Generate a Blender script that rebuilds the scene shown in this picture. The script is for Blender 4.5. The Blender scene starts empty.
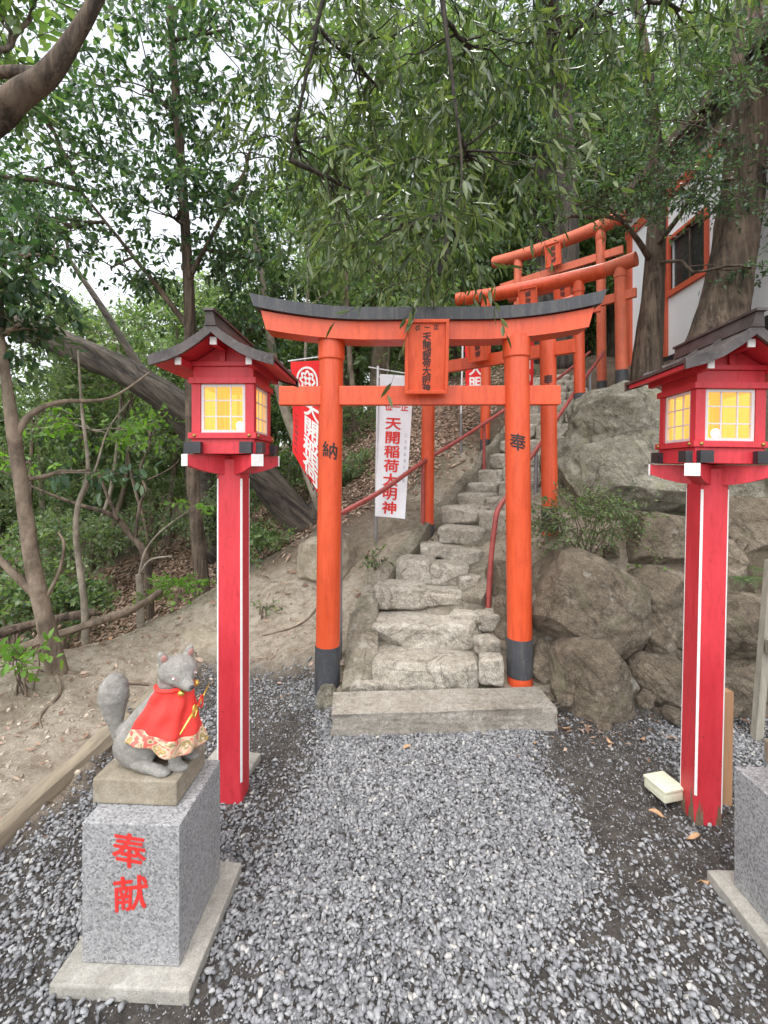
import bpy, bmesh, math, random
import numpy as np
from mathutils import Vector, Matrix, noise, Euler
R = math.radians
random.seed(7)
rng = np.random.default_rng(7)
S = bpy.context.scene
COL = S.collection
# ------------------------------------------------------------------ camera
FPX, CX, CY, CAMH = 450.0, 384.0, 470.0, 1.55
YAW, PITCH = R(0.76), 0.0
cam = bpy.data.cameras.new('camera')
camo = bpy.data.objects.new('camera', cam)
COL.objects.link(camo)
camo.location = (0, 0, CAMH)
camo.rotation_euler = Euler((R(90) + PITCH, 0, YAW), 'XYZ')
cam.sensor_fit = 'HORIZONTAL'
cam.sensor_width = 36
cam.lens = FPX / 768 * 36
cam.shift_y = -(512 - CY) / 768
cam.clip_end = 1000
cam.clip_start = 0.05
S.camera = camo
CM = camo.rotation_euler.to_matrix()

def P(px, py, Y):
    """world point seen at a measured photo position, at distance Y ahead"""
    d = CM @ Vector(((px - CX) / FPX, -(py - CY) / FPX, -1))
    t = Y / d.y
    return Vector((d.x * t, Y, CAMH + d.z * t))

# ------------------------------------------------------------------ world and light
W = bpy.data.worlds.new('World')
S.world = W
W.use_nodes = True
nt = W.node_tree
sky = nt.nodes.new('ShaderNodeTexSky')
sky.sky_type = 'NISHITA'
sky.sun_disc = False
sky.sun_elevation = R(62)
sky.sun_rotation = R(200)
sky.air_density = 1.0
sky.dust_density = 3.0
hs = nt.nodes.new('ShaderNodeHueSaturation')
hs.inputs['Saturation'].default_value = 0.22
bg = nt.nodes['Background']
bg.inputs['Strength'].default_value = 0.15
nt.links.new(sky.outputs[0], hs.inputs['Color'])
nt.links.new(hs.outputs[0], bg.inputs['Color'])
sun = bpy.data.lights.new('sun', 'SUN')
sun.energy = 1.1
sun.angle = R(14)
sun.color = (1, 0.97, 0.92)
suno = bpy.data.objects.new('sun', sun)
COL.objects.link(suno)
suno.rotation_euler = (R(28), 0, R(180 - 200 + 180))
S.view_settings.view_transform = 'Standard'
S.view_settings.look = 'None'
S.view_settings.gamma = 1
S.view_settings.exposure = 1.65
S.cycles.use_denoising = True
S.cycles.max_bounces = 6
S.cycles.transparent_max_bounces = 8
S.cycles.sample_clamp_indirect = 4

# ------------------------------------------------------------------ materials
def ramp(nt, stops, src):
    n = nt.nodes.new('ShaderNodeValToRGB')
    cr = n.color_ramp
    while len(cr.elements) < len(stops): cr.elements.new(0.5)
    for e, (p, c) in zip(cr.elements, stops):
        e.position = p
        e.color = (*c, 1)
    nt.links.new(src, n.inputs[0])
    return n.outputs[0]

def tex(nt, kind, scale, vec, **kw):
    n = nt.nodes.new('ShaderNodeTex' + kind)
    n.inputs['Scale'].default_value = scale
    for k, v in kw.items():
        if k in n.inputs: n.inputs[k].default_value = v
        else: setattr(n, k, v)
    nt.links.new(vec, n.inputs['Vector'])
    return n

def mixc(nt, fac, a, b, mode='MIX'):
    n = nt.nodes.new('ShaderNodeMix')
    n.data_type = 'RGBA'
    n.blend_type = mode
    for i, v in ((0, fac), (6, a), (7, b)):
        if hasattr(v, 'links'): nt.links.new(v, n.inputs[i])
        elif i == 0: n.inputs[0].default_value = v
        else: n.inputs[i].default_value = (*v, 1)
    return n.outputs[2]

def newmat(name):
    m = bpy.data.materials.new(name)
    m.use_nodes = True
    nt = m.node_tree
    b = nt.nodes['Principled BSDF']
    tc = nt.nodes.new('ShaderNodeTexCoord')
    return m, nt, b, tc

def bump(nt, b, h, s, dist=0.01):
    n = nt.nodes.new('ShaderNodeBump')
    n.inputs['Strength'].default_value = s
    n.inputs['Distance'].default_value = dist
    nt.links.new(h, n.inputs['Height'])
    nt.links.new(n.outputs[0], b.inputs['Normal'])

def simple(name, col, rough=0.6, var=0.12, scale=12, bs=0.15, metal=0, stretch=None, coord='Object', dirt=None, spec=None, wear=None):
    """paint / wood / metal: base colour with two octaves of blotch, fine bump, optional dirt"""
    m, nt, b, tc = newmat(name)
    vec = tc.outputs[coord]
    if stretch:
        mp = nt.nodes.new('ShaderNodeMapping')
        mp.inputs['Scale'].default_value = stretch
        nt.links.new(vec, mp.inputs[0])
        vec = mp.outputs[0]
    n1 = tex(nt, 'Noise', scale, vec, Detail=6, Roughness=0.65)
    n2 = tex(nt, 'Noise', scale * 7, vec, Detail=4, Roughness=0.7)
    lo = tuple(c * (1 - var) for c in col)
    hi = tuple(min(1, c * (1 + var) + 0.01) for c in col)
    c1 = ramp(nt, [(0.3, lo), (0.7, hi)], n1.outputs[0])
    if dirt:
        f = ramp(nt, [(0.56, (0, 0, 0)), (0.72, (1, 1, 1))], n2.outputs[0])
        c1 = mixc(nt, f, c1, dirt)
    if wear:
        mp2 = nt.nodes.new('ShaderNodeMapping'); mp2.inputs['Scale'].default_value = (9, 9, 1.1)
        nt.links.new(tc.outputs[coord], mp2.inputs[0])
        n3 = tex(nt, 'Noise', 3.0, mp2.outputs[0], Detail=9, Roughness=0.75)
        c1 = mixc(nt, ramp(nt, [(0.48, (0, 0, 0)), (0.66, (.9,) * 3)], n3.outputs[0]), c1, wear[0])
        n4 = tex(nt, 'Noise', 22, tc.outputs[coord], Detail=9, Roughness=0.8)
        c1 = mixc(nt, ramp(nt, [(0.625, (0, 0, 0)), (0.645, (.9,) * 3)], n4.outputs[0]), c1, wear[1])
    nt.links.new(c1, b.inputs['Base Color'])
    r = ramp(nt, [(0.3, (rough - .08,) * 3), (0.7, (min(1, rough + .12),) * 3)], n1.outputs[0])
    nt.links.new(r, b.inputs['Roughness'])
    b.inputs['Metallic'].default_value = metal
    if spec is not None: b.inputs['Specular IOR Level'].default_value = spec
    bump(nt, b, n2.outputs[0], bs, 0.004)
    return m

def stone(name, c1, c2, c3, scale=4, bs=0.8, lichen=(0.42, 0.42, 0.36), moss=None, con=1.0):
    m, nt, b, tc = newmat(name)
    vec = tc.outputs['Object']
    n1 = tex(nt, 'Noise', scale, vec, Detail=10, Roughness=0.7, Distortion=0.4)
    n2 = tex(nt, 'Noise', scale * 9, vec, Detail=8, Roughness=0.75)
    n3 = tex(nt, 'Noise', scale * 50, vec, Detail=3, Roughness=0.7)
    base = ramp(nt, [(0.32, c1), (0.5, c2), (0.68, c3)], n1.outputs[0])
    sp = ramp(nt, [(0.36, (1 - .42 * con,) * 3), (0.62, (1 + .25 * con,) * 3)], n2.outputs[0])
    base = mixc(nt, 0.8, base, sp, 'MULTIPLY')
    sp2 = ramp(nt, [(0.38, (1 - .5 * con,) * 3), (0.62, (1 + .35 * con,) * 3)], n3.outputs[0])
    base = mixc(nt, 0.7, base, sp2, 'MULTIPLY')
    v = tex(nt, 'Noise', scale * 3.1, vec, Detail=6, Roughness=0.6)
    f = ramp(nt, [(0.6, (0, 0, 0)), (0.68, (0.75,) * 3)], v.outputs[0])
    base = mixc(nt, f, base, lichen)
    ck = ramp(nt, [(0.485, (1,) * 3), (0.497, (.42, .40, .37)), (0.503, (.42, .40, .37)), (0.515, (1,) * 3)], tex(nt, 'Noise', scale * .9, vec, Detail=5, Roughness=0.55, Distortion=0.8).outputs[0])
    base = mixc(nt, 0.7 * min(1, con * con), base, ck, 'MULTIPLY')
    if moss:
        v2 = tex(nt, 'Noise', scale * 1.3, vec, Detail=5, Roughness=0.7, Distortion=1.0)
        f2 = ramp(nt, [(0.53, (0, 0, 0)), (0.66, (0.7,) * 3)], v2.outputs[0])
        base = mixc(nt, f2, base, moss)
    nt.links.new(base, b.inputs['Base Color'])
    b.inputs['Roughness'].default_value = 0.88
    add = nt.nodes.new('ShaderNodeMath')
    add.operation = 'MULTIPLY_ADD'
    nt.links.new(n3.outputs[0], add.inputs[0])
    add.inputs[1].default_value = 0.25
    nt.links.new(n2.outputs[0], add.inputs[2])
    bump(nt, b, add.outputs[0], bs, 0.02)
    return m

def leafmat(name, cols, rough=0.42, trans=0.35, sheen=0.5):
    m, nt, b, tc = newmat(name)
    g = nt.nodes.new('ShaderNodeNewGeometry')
    col = ramp(nt, [(i / (len(cols) - 1), c) for i, c in enumerate(cols)], g.outputs['Random Per Island'])
    nt.links.new(col, b.inputs['Base Color'])
    b.inputs['Roughness'].default_value = rough
    b.inputs['Specular IOR Level'].default_value = sheen
    tr = nt.nodes.new('ShaderNodeBsdfTranslucent')
    bright = mixc(nt, 1.0, col, (1.5, 1.7, 0.7), 'MULTIPLY')
    nt.links.new(bright, tr.inputs['Color'])
    mx = nt.nodes.new('ShaderNodeMixShader')
    mx.inputs[0].default_value = trans
    nt.links.new(b.outputs[0], mx.inputs[1])
    nt.links.new(tr.outputs[0], mx.inputs[2])
    nt.links.new(mx.outputs[0], nt.nodes['Material Output'].inputs['Surface'])
    return m

def islandmat(name, stops, rough=0.8, scale=60):
    m, nt, b, tc = newmat(name)
    g = nt.nodes.new('ShaderNodeNewGeometry')
    col = ramp(nt, stops, g.outputs['Random Per Island'])
    n = tex(nt, 'Noise', scale, tc.outputs['Object'], Detail=4, Roughness=0.7)
    sp = ramp(nt, [(0.35, (0.75,) * 3), (0.65, (1.2,) * 3)], n.outputs[0])
    col = mixc(nt, 0.8, col, sp, 'MULTIPLY')
    nt.links.new(col, b.inputs['Base Color'])
    b.inputs['Roughness'].default_value = rough
    return m

def granite(name):
    m, nt, b, tc = newmat(name)
    v = tex(nt, 'Voronoi', 170, tc.outputs['Object'])
    n = tex(nt, 'Noise', 260, tc.outputs['Object'], Detail=3, Roughness=0.8)
    n0 = tex(nt, 'Noise', 5, tc.outputs['Object'], Detail=5)
    sep = nt.nodes.new('ShaderNodeSeparateColor')
    nt.links.new(v.outputs['Color'], sep.inputs[0])
    c = ramp(nt, [(0.0, (0.04, 0.04, 0.045)), (0.16, (0.10, 0.10, 0.11)), (0.2, (0.21, 0.21, 0.22)), (0.62, (0.30, 0.30, 0.31)), (0.9, (0.46, 0.46, 0.46))], sep.outputs[0])
    c = mixc(nt, 0.45, c, ramp(nt, [(0.3, (0.16,) * 3), (0.7, (0.42,) * 3)], n.outputs[0]))
    c = mixc(nt, 0.6, c, ramp(nt, [(0.3, (0.82, 0.8, 0.77)), (0.7, (1.05,) * 3)], n0.outputs[0]), 'MULTIPLY')
    nt.links.new(c, b.inputs['Base Color'])
    b.inputs['Roughness'].default_value = 0.55
    return m

def bark(name, c1, c2, scale=16, stretch=(1, 1, 0.10), bs=1.0, moss=None, lean=0):
    m, nt, b, tc = newmat(name)
    m0 = nt.nodes.new('ShaderNodeMapping')
    m0.inputs['Rotation'].default_value = (0, R(lean), 0)
    nt.links.new(tc.outputs['Object'], m0.inputs[0])
    mp = nt.nodes.new('ShaderNodeMapping')
    mp.inputs['Scale'].default_value = stretch
    nt.links.new(m0.outputs[0], mp.inputs[0])
    n = tex(nt, 'Noise', scale, mp.outputs[0], Detail=8, Roughness=0.7, Distortion=0.6)
    n2 = tex(nt, 'Noise', 3.5, tc.outputs['Object'], Detail=5, Roughness=0.6)
    c = ramp(nt, [(0.40, c1), (0.50, tuple((x + y) / 2 for x, y in zip(c1, c2))), (0.60, c2)], n.outputs[0])
    n9 = tex(nt, 'Noise', scale * 4, mp.outputs[0], Detail=4, Roughness=0.7)
    c = mixc(nt, 0.8, c, ramp(nt, [(0.35, (0.6,) * 3), (0.65, (1.35,) * 3)], n9.outputs[0]), 'MULTIPLY')
    f = ramp(nt, [(0.5, (0, 0, 0)), (0.66, (0.55,) * 3)], n2.outputs[0])
    c = mixc(nt, f, c, moss or tuple(min(1, x * 1.5 + .01) for x in c2))
    nt.links.new(c, b.inputs['Base Color'])
    b.inputs['Roughness'].default_value = 0.9
    bump(nt, b, n.outputs[0], bs, 0.05)
    return m

M = {}
M['vermilion'] = simple('vermilion_paint', (0.66, 0.083, 0.020), 0.42, 0.14, 5, 0.12, stretch=(1, 1, .4), dirt=(0.60, 0.075, 0.02), wear=((0.50, 0.055, 0.014), (0.36, 0.07, 0.03)))
M['faded'] = simple('faded_vermilion_paint', (0.62, 0.13, 0.06), 0.6, 0.16, 6, 0.2, dirt=(0.5, 0.16, 0.09), wear=((0.46, 0.11, 0.06), (0.5, 0.24, 0.16)))
M['red'] = simple('lantern_red_paint', (0.56, 0.028, 0.042), 0.48, 0.16, 7, 0.2, stretch=(1, 1, .3), dirt=(0.40, 0.02, 0.028), wear=((0.47, 0.022, 0.032), (0.24, 0.02, 0.02)))
M['railred'] = simple('worn_red_pipe_paint', (0.33, 0.06, 0.05), 0.5, 0.3, 14, 0.25, dirt=(0.2, 0.06, 0.05))
M['black'] = simple('black_band_paint', (0.042, 0.045, 0.052), 0.6, 0.25, 9, 0.3, dirt=(0.09, 0.09, 0.095), wear=((0.10, 0.095, 0.09), (0.16, 0.14, 0.12)))
M['roof'] = simple('dark_copper_sheet', (0.062, 0.050, 0.048), 0.4, 0.5, 10, 0.3, metal=0.3, dirt=(0.12, 0.105, 0.10))
M['cap'] = simple('dark_metal_cap', (0.035, 0.035, 0.04), 0.4, 0.2, 20, 0.1, metal=.3)
M['white'] = simple('white_paint', (0.78, 0.77, 0.75), 0.55, 0.05, 14, 0.1, dirt=(0.62, 0.58, 0.52))
M['lattice'] = simple('pale_lattice_paint', (0.62, 0.58, 0.57), 0.55, 0.06, 14, 0.1)
M['ink'] = simple('black_ink', (0.015, 0.012, 0.012), 0.5, 0.1, 20, 0)
M['redink'] = simple('red_ink', (0.66, 0.025, 0.02), 0.6, 0.1, 20, 0)
M['greyink'] = simple('grey_ink', (0.3, 0.32, 0.38), 0.6, 0.1, 20, 0)
M['brass'] = simple('brass_stud', (0.35, 0.25, 0.07), 0.4, 0.2, 20, 0.1, metal=.8)
M['gold'] = simple('gold_bell', (0.75, 0.52, 0.12), 0.3, 0.1, 20, 0.1, metal=.85)
M['bib'] = simple('red_cotton', (0.76, 0.055, 0.045), 0.85, 0.08, 30, 0.3, spec=.2)
M['whitecloth'] = simple('white_polyester', (0.76, 0.76, 0.80), 0.8, 0.04, 8, 0.1, spec=.2)
M['redcloth'] = simple('red_polyester', (0.74, 0.028, 0.03), 0.8, 0.06, 8, 0.1, spec=.2)
M['pole'] = simple('white_plastic_pole', (0.66, 0.66, 0.68), 0.4, 0.06, 14, 0.05)
M['galv'] = simple('galvanised_pipe', (0.24, 0.23, 0.24), 0.5, 0.2, 14, 0.1, metal=.4, dirt=(0.16, 0.12, 0.11))
M['timber'] = simple('brown_timber', (0.36, 0.20, 0.10), 0.75, 0.2, 6, 0.4, stretch=(6, 6, .5))
M['greytimber'] = simple('weathered_timber', (0.27, 0.25, 0.20), 0.85, 0.25, 6, 0.5, stretch=(6, 6, .5), dirt=(0.15, 0.15, 0.11))
M['cream'] = simple('cream_plastic', (0.66, 0.66, 0.50), 0.5, 0.05, 10, 0.05, dirt=(0.5, 0.48, 0.36))
M['plaster'] = simple('white_plaster', (0.82, 0.83, 0.85), 0.85, 0.05, 1.5, 0.1)
M['orangetrim'] = simple('orange_trim_paint', (0.62, 0.11, 0.05), 0.55, 0.15, 4, 0.15)
M['windark'] = simple('dark_window_glass', (0.03, 0.03, 0.03), 0.2, 0.3, 3, 0.02)
M['granite'] = granite('grey_granite')
M['sandstone'] = stone('buff_sandstone', (0.22, 0.18, 0.125), (0.32, 0.275, 0.20), (0.38, 0.34, 0.27), 6, 0.5, (0.36, 0.34, 0.29), con=.5)
M['dusk'] = simple('worn_pink_paint', (0.36, 0.17, 0.15), 0.8, 0.3, 40, 0.2, dirt=(0.33, 0.30, 0.28))
M['foxstone'] = stone('grey_carved_stone', (0.20, 0.19, 0.168), (0.285, 0.272, 0.245), (0.35, 0.338, 0.31), 9, 0.5, (0.39, 0.38, 0.35), con=.5)
M['concrete'] = stone('pale_slab', (0.27, 0.255, 0.215), (0.34, 0.325, 0.285), (0.40, 0.385, 0.34), 5, 0.35, (0.44, 0.42, 0.38), con=.5)
M['boulder'] = stone('boulder_stone', (0.09, 0.068, 0.045), (0.175, 0.14, 0.10), (0.28, 0.235, 0.18), 2.2, 1.0, (0.33, 0.315, 0.265), (0.11, 0.105, 0.055))
M['boulder2'] = stone('mossy_boulder_stone', (0.12, 0.11, 0.08), (0.21, 0.195, 0.15), (0.31, 0.295, 0.24), 1.8, 0.9, (0.37, 0.38, 0.30), (0.20, 0.205, 0.115))
M['step'] = stone('step_stone', (0.33, 0.295, 0.235), (0.46, 0.42, 0.35), (0.57, 0.53, 0.46), 3, 1.0, (0.60, 0.57, 0.50))
M['slab'] = stone('kerb_slab_stone', (0.24, 0.21, 0.17), (0.34, 0.31, 0.26), (0.43, 0.40, 0.35), 4, 0.8, (0.47, 0.445, 0.40), con=.8)
M['mortar'] = stone('mortar', (0.14, 0.12, 0.09), (0.25, 0.22, 0.168), (0.37, 0.33, 0.27), 4, 0.8, (0.36, 0.34, 0.29), (0.17, 0.165, 0.10))
M['log'] = simple('old_log', (0.25, 0.21, 0.15), 0.9, 0.3, 5, 0.8, stretch=(5, .5, 5), dirt=(0.13, 0.12, 0.08))
M['bark_brown'] = bark('brown_bark', (0.05, 0.036, 0.026), (0.17, 0.125, 0.09))
M['bark_dark'] = bark('dark_bark', (0.028, 0.022, 0.018), (0.095, 0.078, 0.062))
M['bark_lean'] = bark('ridged_leaning_bark', (0.022, 0.017, 0.014), (0.135, 0.11, 0.085), 12, (1, 1, .07), lean=52, moss=(0.06, 0.055, 0.04))
M['bark_pale'] = bark('pale_smooth_bark', (0.17, 0.145, 0.11), (0.30, 0.26, 0.205), 5, (1, 1, .6), 0.3)
M['bark_mid'] = bark('mid_brown_bark', (0.10, 0.072, 0.052), (0.21, 0.165, 0.12), 6, (1, 1, .5), 0.4)
M['leaf_dark'] = leafmat('dark_glossy_leaf', [(0.022, 0.052, 0.030), (0.048, 0.098, 0.055), (0.080, 0.150, 0.078), (0.155, 0.225, 0.125)], 0.28, 0.40)
M['leaf_mid'] = leafmat('mid_green_leaf', [(0.045, 0.085, 0.038), (0.10, 0.165, 0.068), (0.15, 0.225, 0.09), (0.23, 0.30, 0.14)], 0.38, 0.45)
M['leaf_long'] = leafmat('long_olive_leaf', [(0.030, 0.052, 0.020), (0.062, 0.098, 0.038), (0.10, 0.145, 0.056), (0.19, 0.235, 0.095)], 0.32, 0.42)
M['leaf_hazed'] = leafmat('haze_paled_leaf', [(0.12, 0.18, 0.11), (0.16, 0.225, 0.13), (0.20, 0.27, 0.15), (0.27, 0.33, 0.20)], 0.38, 0.5)  # leaf green paled in the colour to stand in for distant haze and glow
M['leaf_bright'] = leafmat('bright_young_leaf', [(0.10, 0.22, 0.03), (0.14, 0.28, 0.045), (0.19, 0.33, 0.06)], 0.5, 0.45)
M['leaf_fine'] = leafmat('fine_bluish_leaf', [(0.030, 0.062, 0.042), (0.07, 0.128, 0.082), (0.105, 0.17, 0.105), (0.17, 0.235, 0.155)], 0.36, 0.42)
M['leaf_dead'] = islandmat('dead_leaf', [(0, (0.14, 0.08, 0.05)), (0.35, (0.25, 0.155, 0.105)), (0.7, (0.35, 0.24, 0.175)), (1, (0.45, 0.34, 0.26))], 0.85)
M['leaf_fallen'] = islandmat('fallen_leaf', [(0, (0.30, 0.14, 0.07)), (0.5, (0.42, 0.24, 0.13)), (1, (0.50, 0.36, 0.2))], 0.8)
M['gravel'] = islandmat('crushed_stone', [(0, (0.085, 0.087, 0.09)), (0.2, (0.16, 0.162, 0.168)), (0.65, (0.24, 0.243, 0.25)), (0.95, (0.33, 0.332, 0.333)), (1, (0.44, 0.42, 0.38))], 0.7, 90)

def emit(name, col, s, a=0.0):
    m, nt, b, tc = newmat(name)
    e = nt.nodes.new('ShaderNodeEmission')
    e.inputs[0].default_value = (*col, 1)
    e.inputs[1].default_value = s
    out = e.outputs[0]
    if a:
        t = nt.nodes.new('ShaderNodeBsdfTransparent')
        mx = nt.nodes.new('ShaderNodeMixShader')
        mx.inputs[0].default_value = a
        nt.links.new(out, mx.inputs[1]); nt.links.new(t.outputs[0], mx.inputs[2])
        out = mx.outputs[0]
    nt.links.new(out, nt.nodes['Material Output'].inputs['Surface'])
    return m
M['pane'] = emit('lit_paper_pane', (1.0, 0.51, 0.105), 0.56, 0.55)
M['bulb'] = emit('bulb_glow', (1.0, 0.82, 0.5), 9)

# brocade hem of the bib
m, nt_, b_, tc_ = newmat('floral_brocade')
n_ = tex(nt_, 'Voronoi', 38, tc_.outputs['Object'], Randomness=1.0)
n2_ = tex(nt_, 'Noise', 26, tc_.outputs['Object'], Detail=5, Distortion=1.5)
c_ = ramp(nt_, [(0.0, (0.70, 0.08, 0.06)), (0.44, (0.70, 0.13, 0.10)), (0.49, (0.66, 0.40, 0.26)), (0.56, (0.62, 0.48, 0.34)), (0.60, (0.22, 0.17, 0.05)), (0.66, (0.52, 0.36, 0.14)), (0.72, (0.68, 0.14, 0.11))], n2_.outputs[0])
nt_.links.new(c_, b_.inputs['Base Color']); b_.inputs['Roughness'].default_value = 0.7
M['brocade'] = m

# ------------------------------------------------------------------ mesh helpers
class MB:
    def __init__(s): s.v = []; s.f = []
    def add(s, vs, fs):
        k = len(s.v)
        s.v += [tuple(v) for v in vs]
        s.f += [tuple(i + k for i in f) for f in fs]
        return s
    def box(s, x0, x1, y0, y1, z0, z1, T=None, bev=0.0):
        bm = bmesh.new()
        vs = [bm.verts.new((x, y, z)) for x in (x0, x1) for y in (y0, y1) for z in (z0, z1)]
        for f in ((0, 1, 3, 2), (4, 6, 7, 5), (0, 4, 5, 1), (2, 3, 7, 6), (0, 2, 6, 4), (1, 5, 7, 3)):
            bm.faces.new([vs[i] for i in f])
        if bev: bmesh.ops.bevel(bm, geom=list(bm.edges), offset=bev, segments=2, affect='EDGES', profile=0.6)
        s.bm(bm, T); bm.free()
        return s
    def bm(s, bm, T=None):
        bm.verts.index_update()
        s.add([(T @ v.co if T else v.co) for v in bm.verts], [[v.index for v in f.verts] for f in bm.faces])
    def hexa(s, c):
        """8 corners: bottom 4 ccw, top 4 ccw"""
        return s.add(c, [(3, 2, 1, 0), (4, 5, 6, 7), (0, 1, 5, 4), (1, 2, 6, 5), (2, 3, 7, 6), (3, 0, 4, 7)])
    def tube(s, pts, rad, n=10, cap=True, rough=0.0, seed=0):
        pts = [Vector(p) for p in pts]
        if not hasattr(rad, '__len__'): rad = [rad] * len(pts)
        up = None
        vs = []
        for i, p in enumerate(pts):
            t = (pts[min(i + 1, len(pts) - 1)] - pts[max(i - 1, 0)]).normalized()
            if up is None:
                up = t.orthogonal().normalized()
            up = (up - t * up.dot(t)).normalized()
            sd = t.cross(up)
            for k in range(n):
                a = 2 * math.pi * k / n
                r = rad[i]
                if rough: 
                    q = Vector((math.cos(a) * 2.2 + seed, math.sin(a) * 2.2, p.length * 1.3))
                    r *= 1 + rough * (noise.noise(q) + .6 * noise.noise(q * 2.7))
                vs.append(p + (up * math.cos(a) + sd * math.sin(a)) * r)
        fs = []
        for i in range(len(pts) - 1):
            for k in range(n):
                a, b = i * n + k, i * n + (k + 1) % n
                fs.append((a, b, b + n, a + n))
        if cap:
            fs.append(tuple(range(n - 1, -1, -1)))
            fs.append(tuple(range((len(pts) - 1) * n, len(pts) * n)))
        return s.add(vs, fs)
    def ball(s, c, r, sub=2, rot=None):
        bm = bmesh.new()
        bmesh.ops.create_icosphere(bm, subdivisions=sub, radius=1)
        T = Matrix.Translation(c) @ (rot.to_matrix().to_4x4() if rot else Matrix()) @ Matrix.Diagonal((*(r if hasattr(r, '__len__') else (r,) * 3), 1))
        s.bm(bm, T); bm.free()
        return s
    def build(s, name, mat, parent=None, smooth=False, off=None):
        me = bpy.data.meshes.new(name)
        v = s.v
        if off is not None: v = [(a - off[0], b - off[1], c - off[2]) for a, b, c in v]
        me.from_pydata(v, [], s.f)
        me.materials.append(mat)
        if smooth:
            me.shade_smooth()
            if smooth != 'all': me.set_sharp_from_angle(angle=R(38))
        o = bpy.data.objects.new(name, me)
        COL.objects.link(o)
        if parent: o.parent = parent
        return o

def crownmesh(name, la, st_, o, leafm, barkm, parent):
    nv = len(la[0]); fl = [a for a in (la[1], la[2]) if len(a)]
    return npmesh(name, np.concatenate([la[0], st_[0]]) - np.array(o), fl + [st_[1] + nv], leafm, parent, mats2=(len(fl), barkm))

def npmesh(name, verts, faces, mat, parent=None, smooth=False, mats2=None):
    """faces: list of (k,n) int arrays with n corners"""
    me = bpy.data.meshes.new(name)
    verts = np.asarray(verts, np.float32)
    me.vertices.add(len(verts))
    me.vertices.foreach_set('co', verts.ravel())
    nl = sum(f.size for f in faces); nf = sum(len(f) for f in faces)
    me.loops.add(nl); me.polygons.add(nf)
    me.loops.foreach_set('vertex_index', np.concatenate([f.ravel() for f in faces]).astype(np.int32))
    tot = np.concatenate([np.full(len(f), f.shape[1]) for f in faces])
    st = np.concatenate([[0], np.cumsum(tot)[:-1]])
    me.polygons.foreach_set('loop_start', st.astype(np.int32))
    me.polygons.foreach_set('loop_total', tot.astype(np.int32))
    if mats2 is not None:
        me.polygons.foreach_set('material_index', np.concatenate([np.full(len(f), i >= mats2[0]) for i, f in enumerate(faces)]).astype(np.int32))
    me.update(calc_edges=True)
    me.materials.append(mat)
    if mats2 is not None: me.materials.append(mats2[1])
    if smooth: me.shade_smooth()
    o = bpy.data.objects.new(name, me)
    COL.objects.link(o)
    if parent: o.parent = parent
    return o

def tag(o, label, cat=None, group=None, kind=None):
    if label: o['label'] = label
    if cat: o['category'] = cat
    if group: o['group'] = group
    if kind: o['kind'] = kind
    return o

def thing(name, label, cat, loc=(0, 0, 0), group=None, rz=0):
    o = bpy.data.objects.new(name, None)
    o.empty_display_size = 0.1
    COL.objects.link(o)
    o.location = loc
    o.rotation_euler = (0, 0, rz)
    return tag(o, label, cat, group)

def copy_tree(o, parent=None):
    c = o.copy(); COL.objects.link(c)
    if parent: c.parent = parent
    for ch in list(o.children): copy_tree(ch, c)
    return c

def rock(mb, c, r, seed, n=3, box=0.35, rotz=0.0, amp=0.12, cuts=5, tilt=0, sub=4, flat=None, keep=(0.60, 0.86)):
    """one irregular stone: superellipsoid, facet cuts and three octaves of noise"""
    rnd = random.Random(seed)
    bm = bmesh.new()
    bmesh.ops.create_icosphere(bm, subdivisions=sub, radius=1)
    pl = []
    for _ in range(cuts):
        d = Vector((rnd.gauss(0, 1), rnd.gauss(0, 1), rnd.gauss(0, .8))).normalized()
        pl.append((d, rnd.uniform(*keep)))
    so = Vector((seed * 7.13 % 50, seed * 3.7 % 50, seed * 1.9 % 50))
    p = 2 + box * 8
    rm = sum(r) / 3
    T = Matrix.Translation(c) @ Matrix.Rotation(rotz, 4, 'Z') @ Matrix.Rotation(tilt, 4, 'Y')
    vs = []
    for v in bm.verts:
        q = v.co.copy()
        l = (abs(q.x) ** p + abs(q.y) ** p + abs(q.z) ** p) ** (1 / p)
        q /= l
        for d, h in pl:
            e = q.dot(d) - h * (1 + .25 * box)
            if e > 0: q -= d * e * 0.95
        w = Vector((q.x * r[0], q.y * r[1], q.z * r[2]))
        k = w / max(rm, 1e-4)
        nn = noise.noise(k * 1.1 + so) + .5 * noise.noise(k * 2.6 + so) + .3 * noise.noise(k * 6 + so) + .16 * noise.noise(k * 14 + so)
        rd = 0.5 * abs(noise.noise(k * 1.8 + so * 2))
        w += w.normalized() * (nn - rd) * amp * rm * (1.0 if flat is None else (1.0 if q.z < flat else 0.35))
        vs.append(T @ w)
    bm.verts.index_update()
    mb.add(vs, [[v.index for v in f.verts] for f in bm.faces])
    bm.free()

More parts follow.
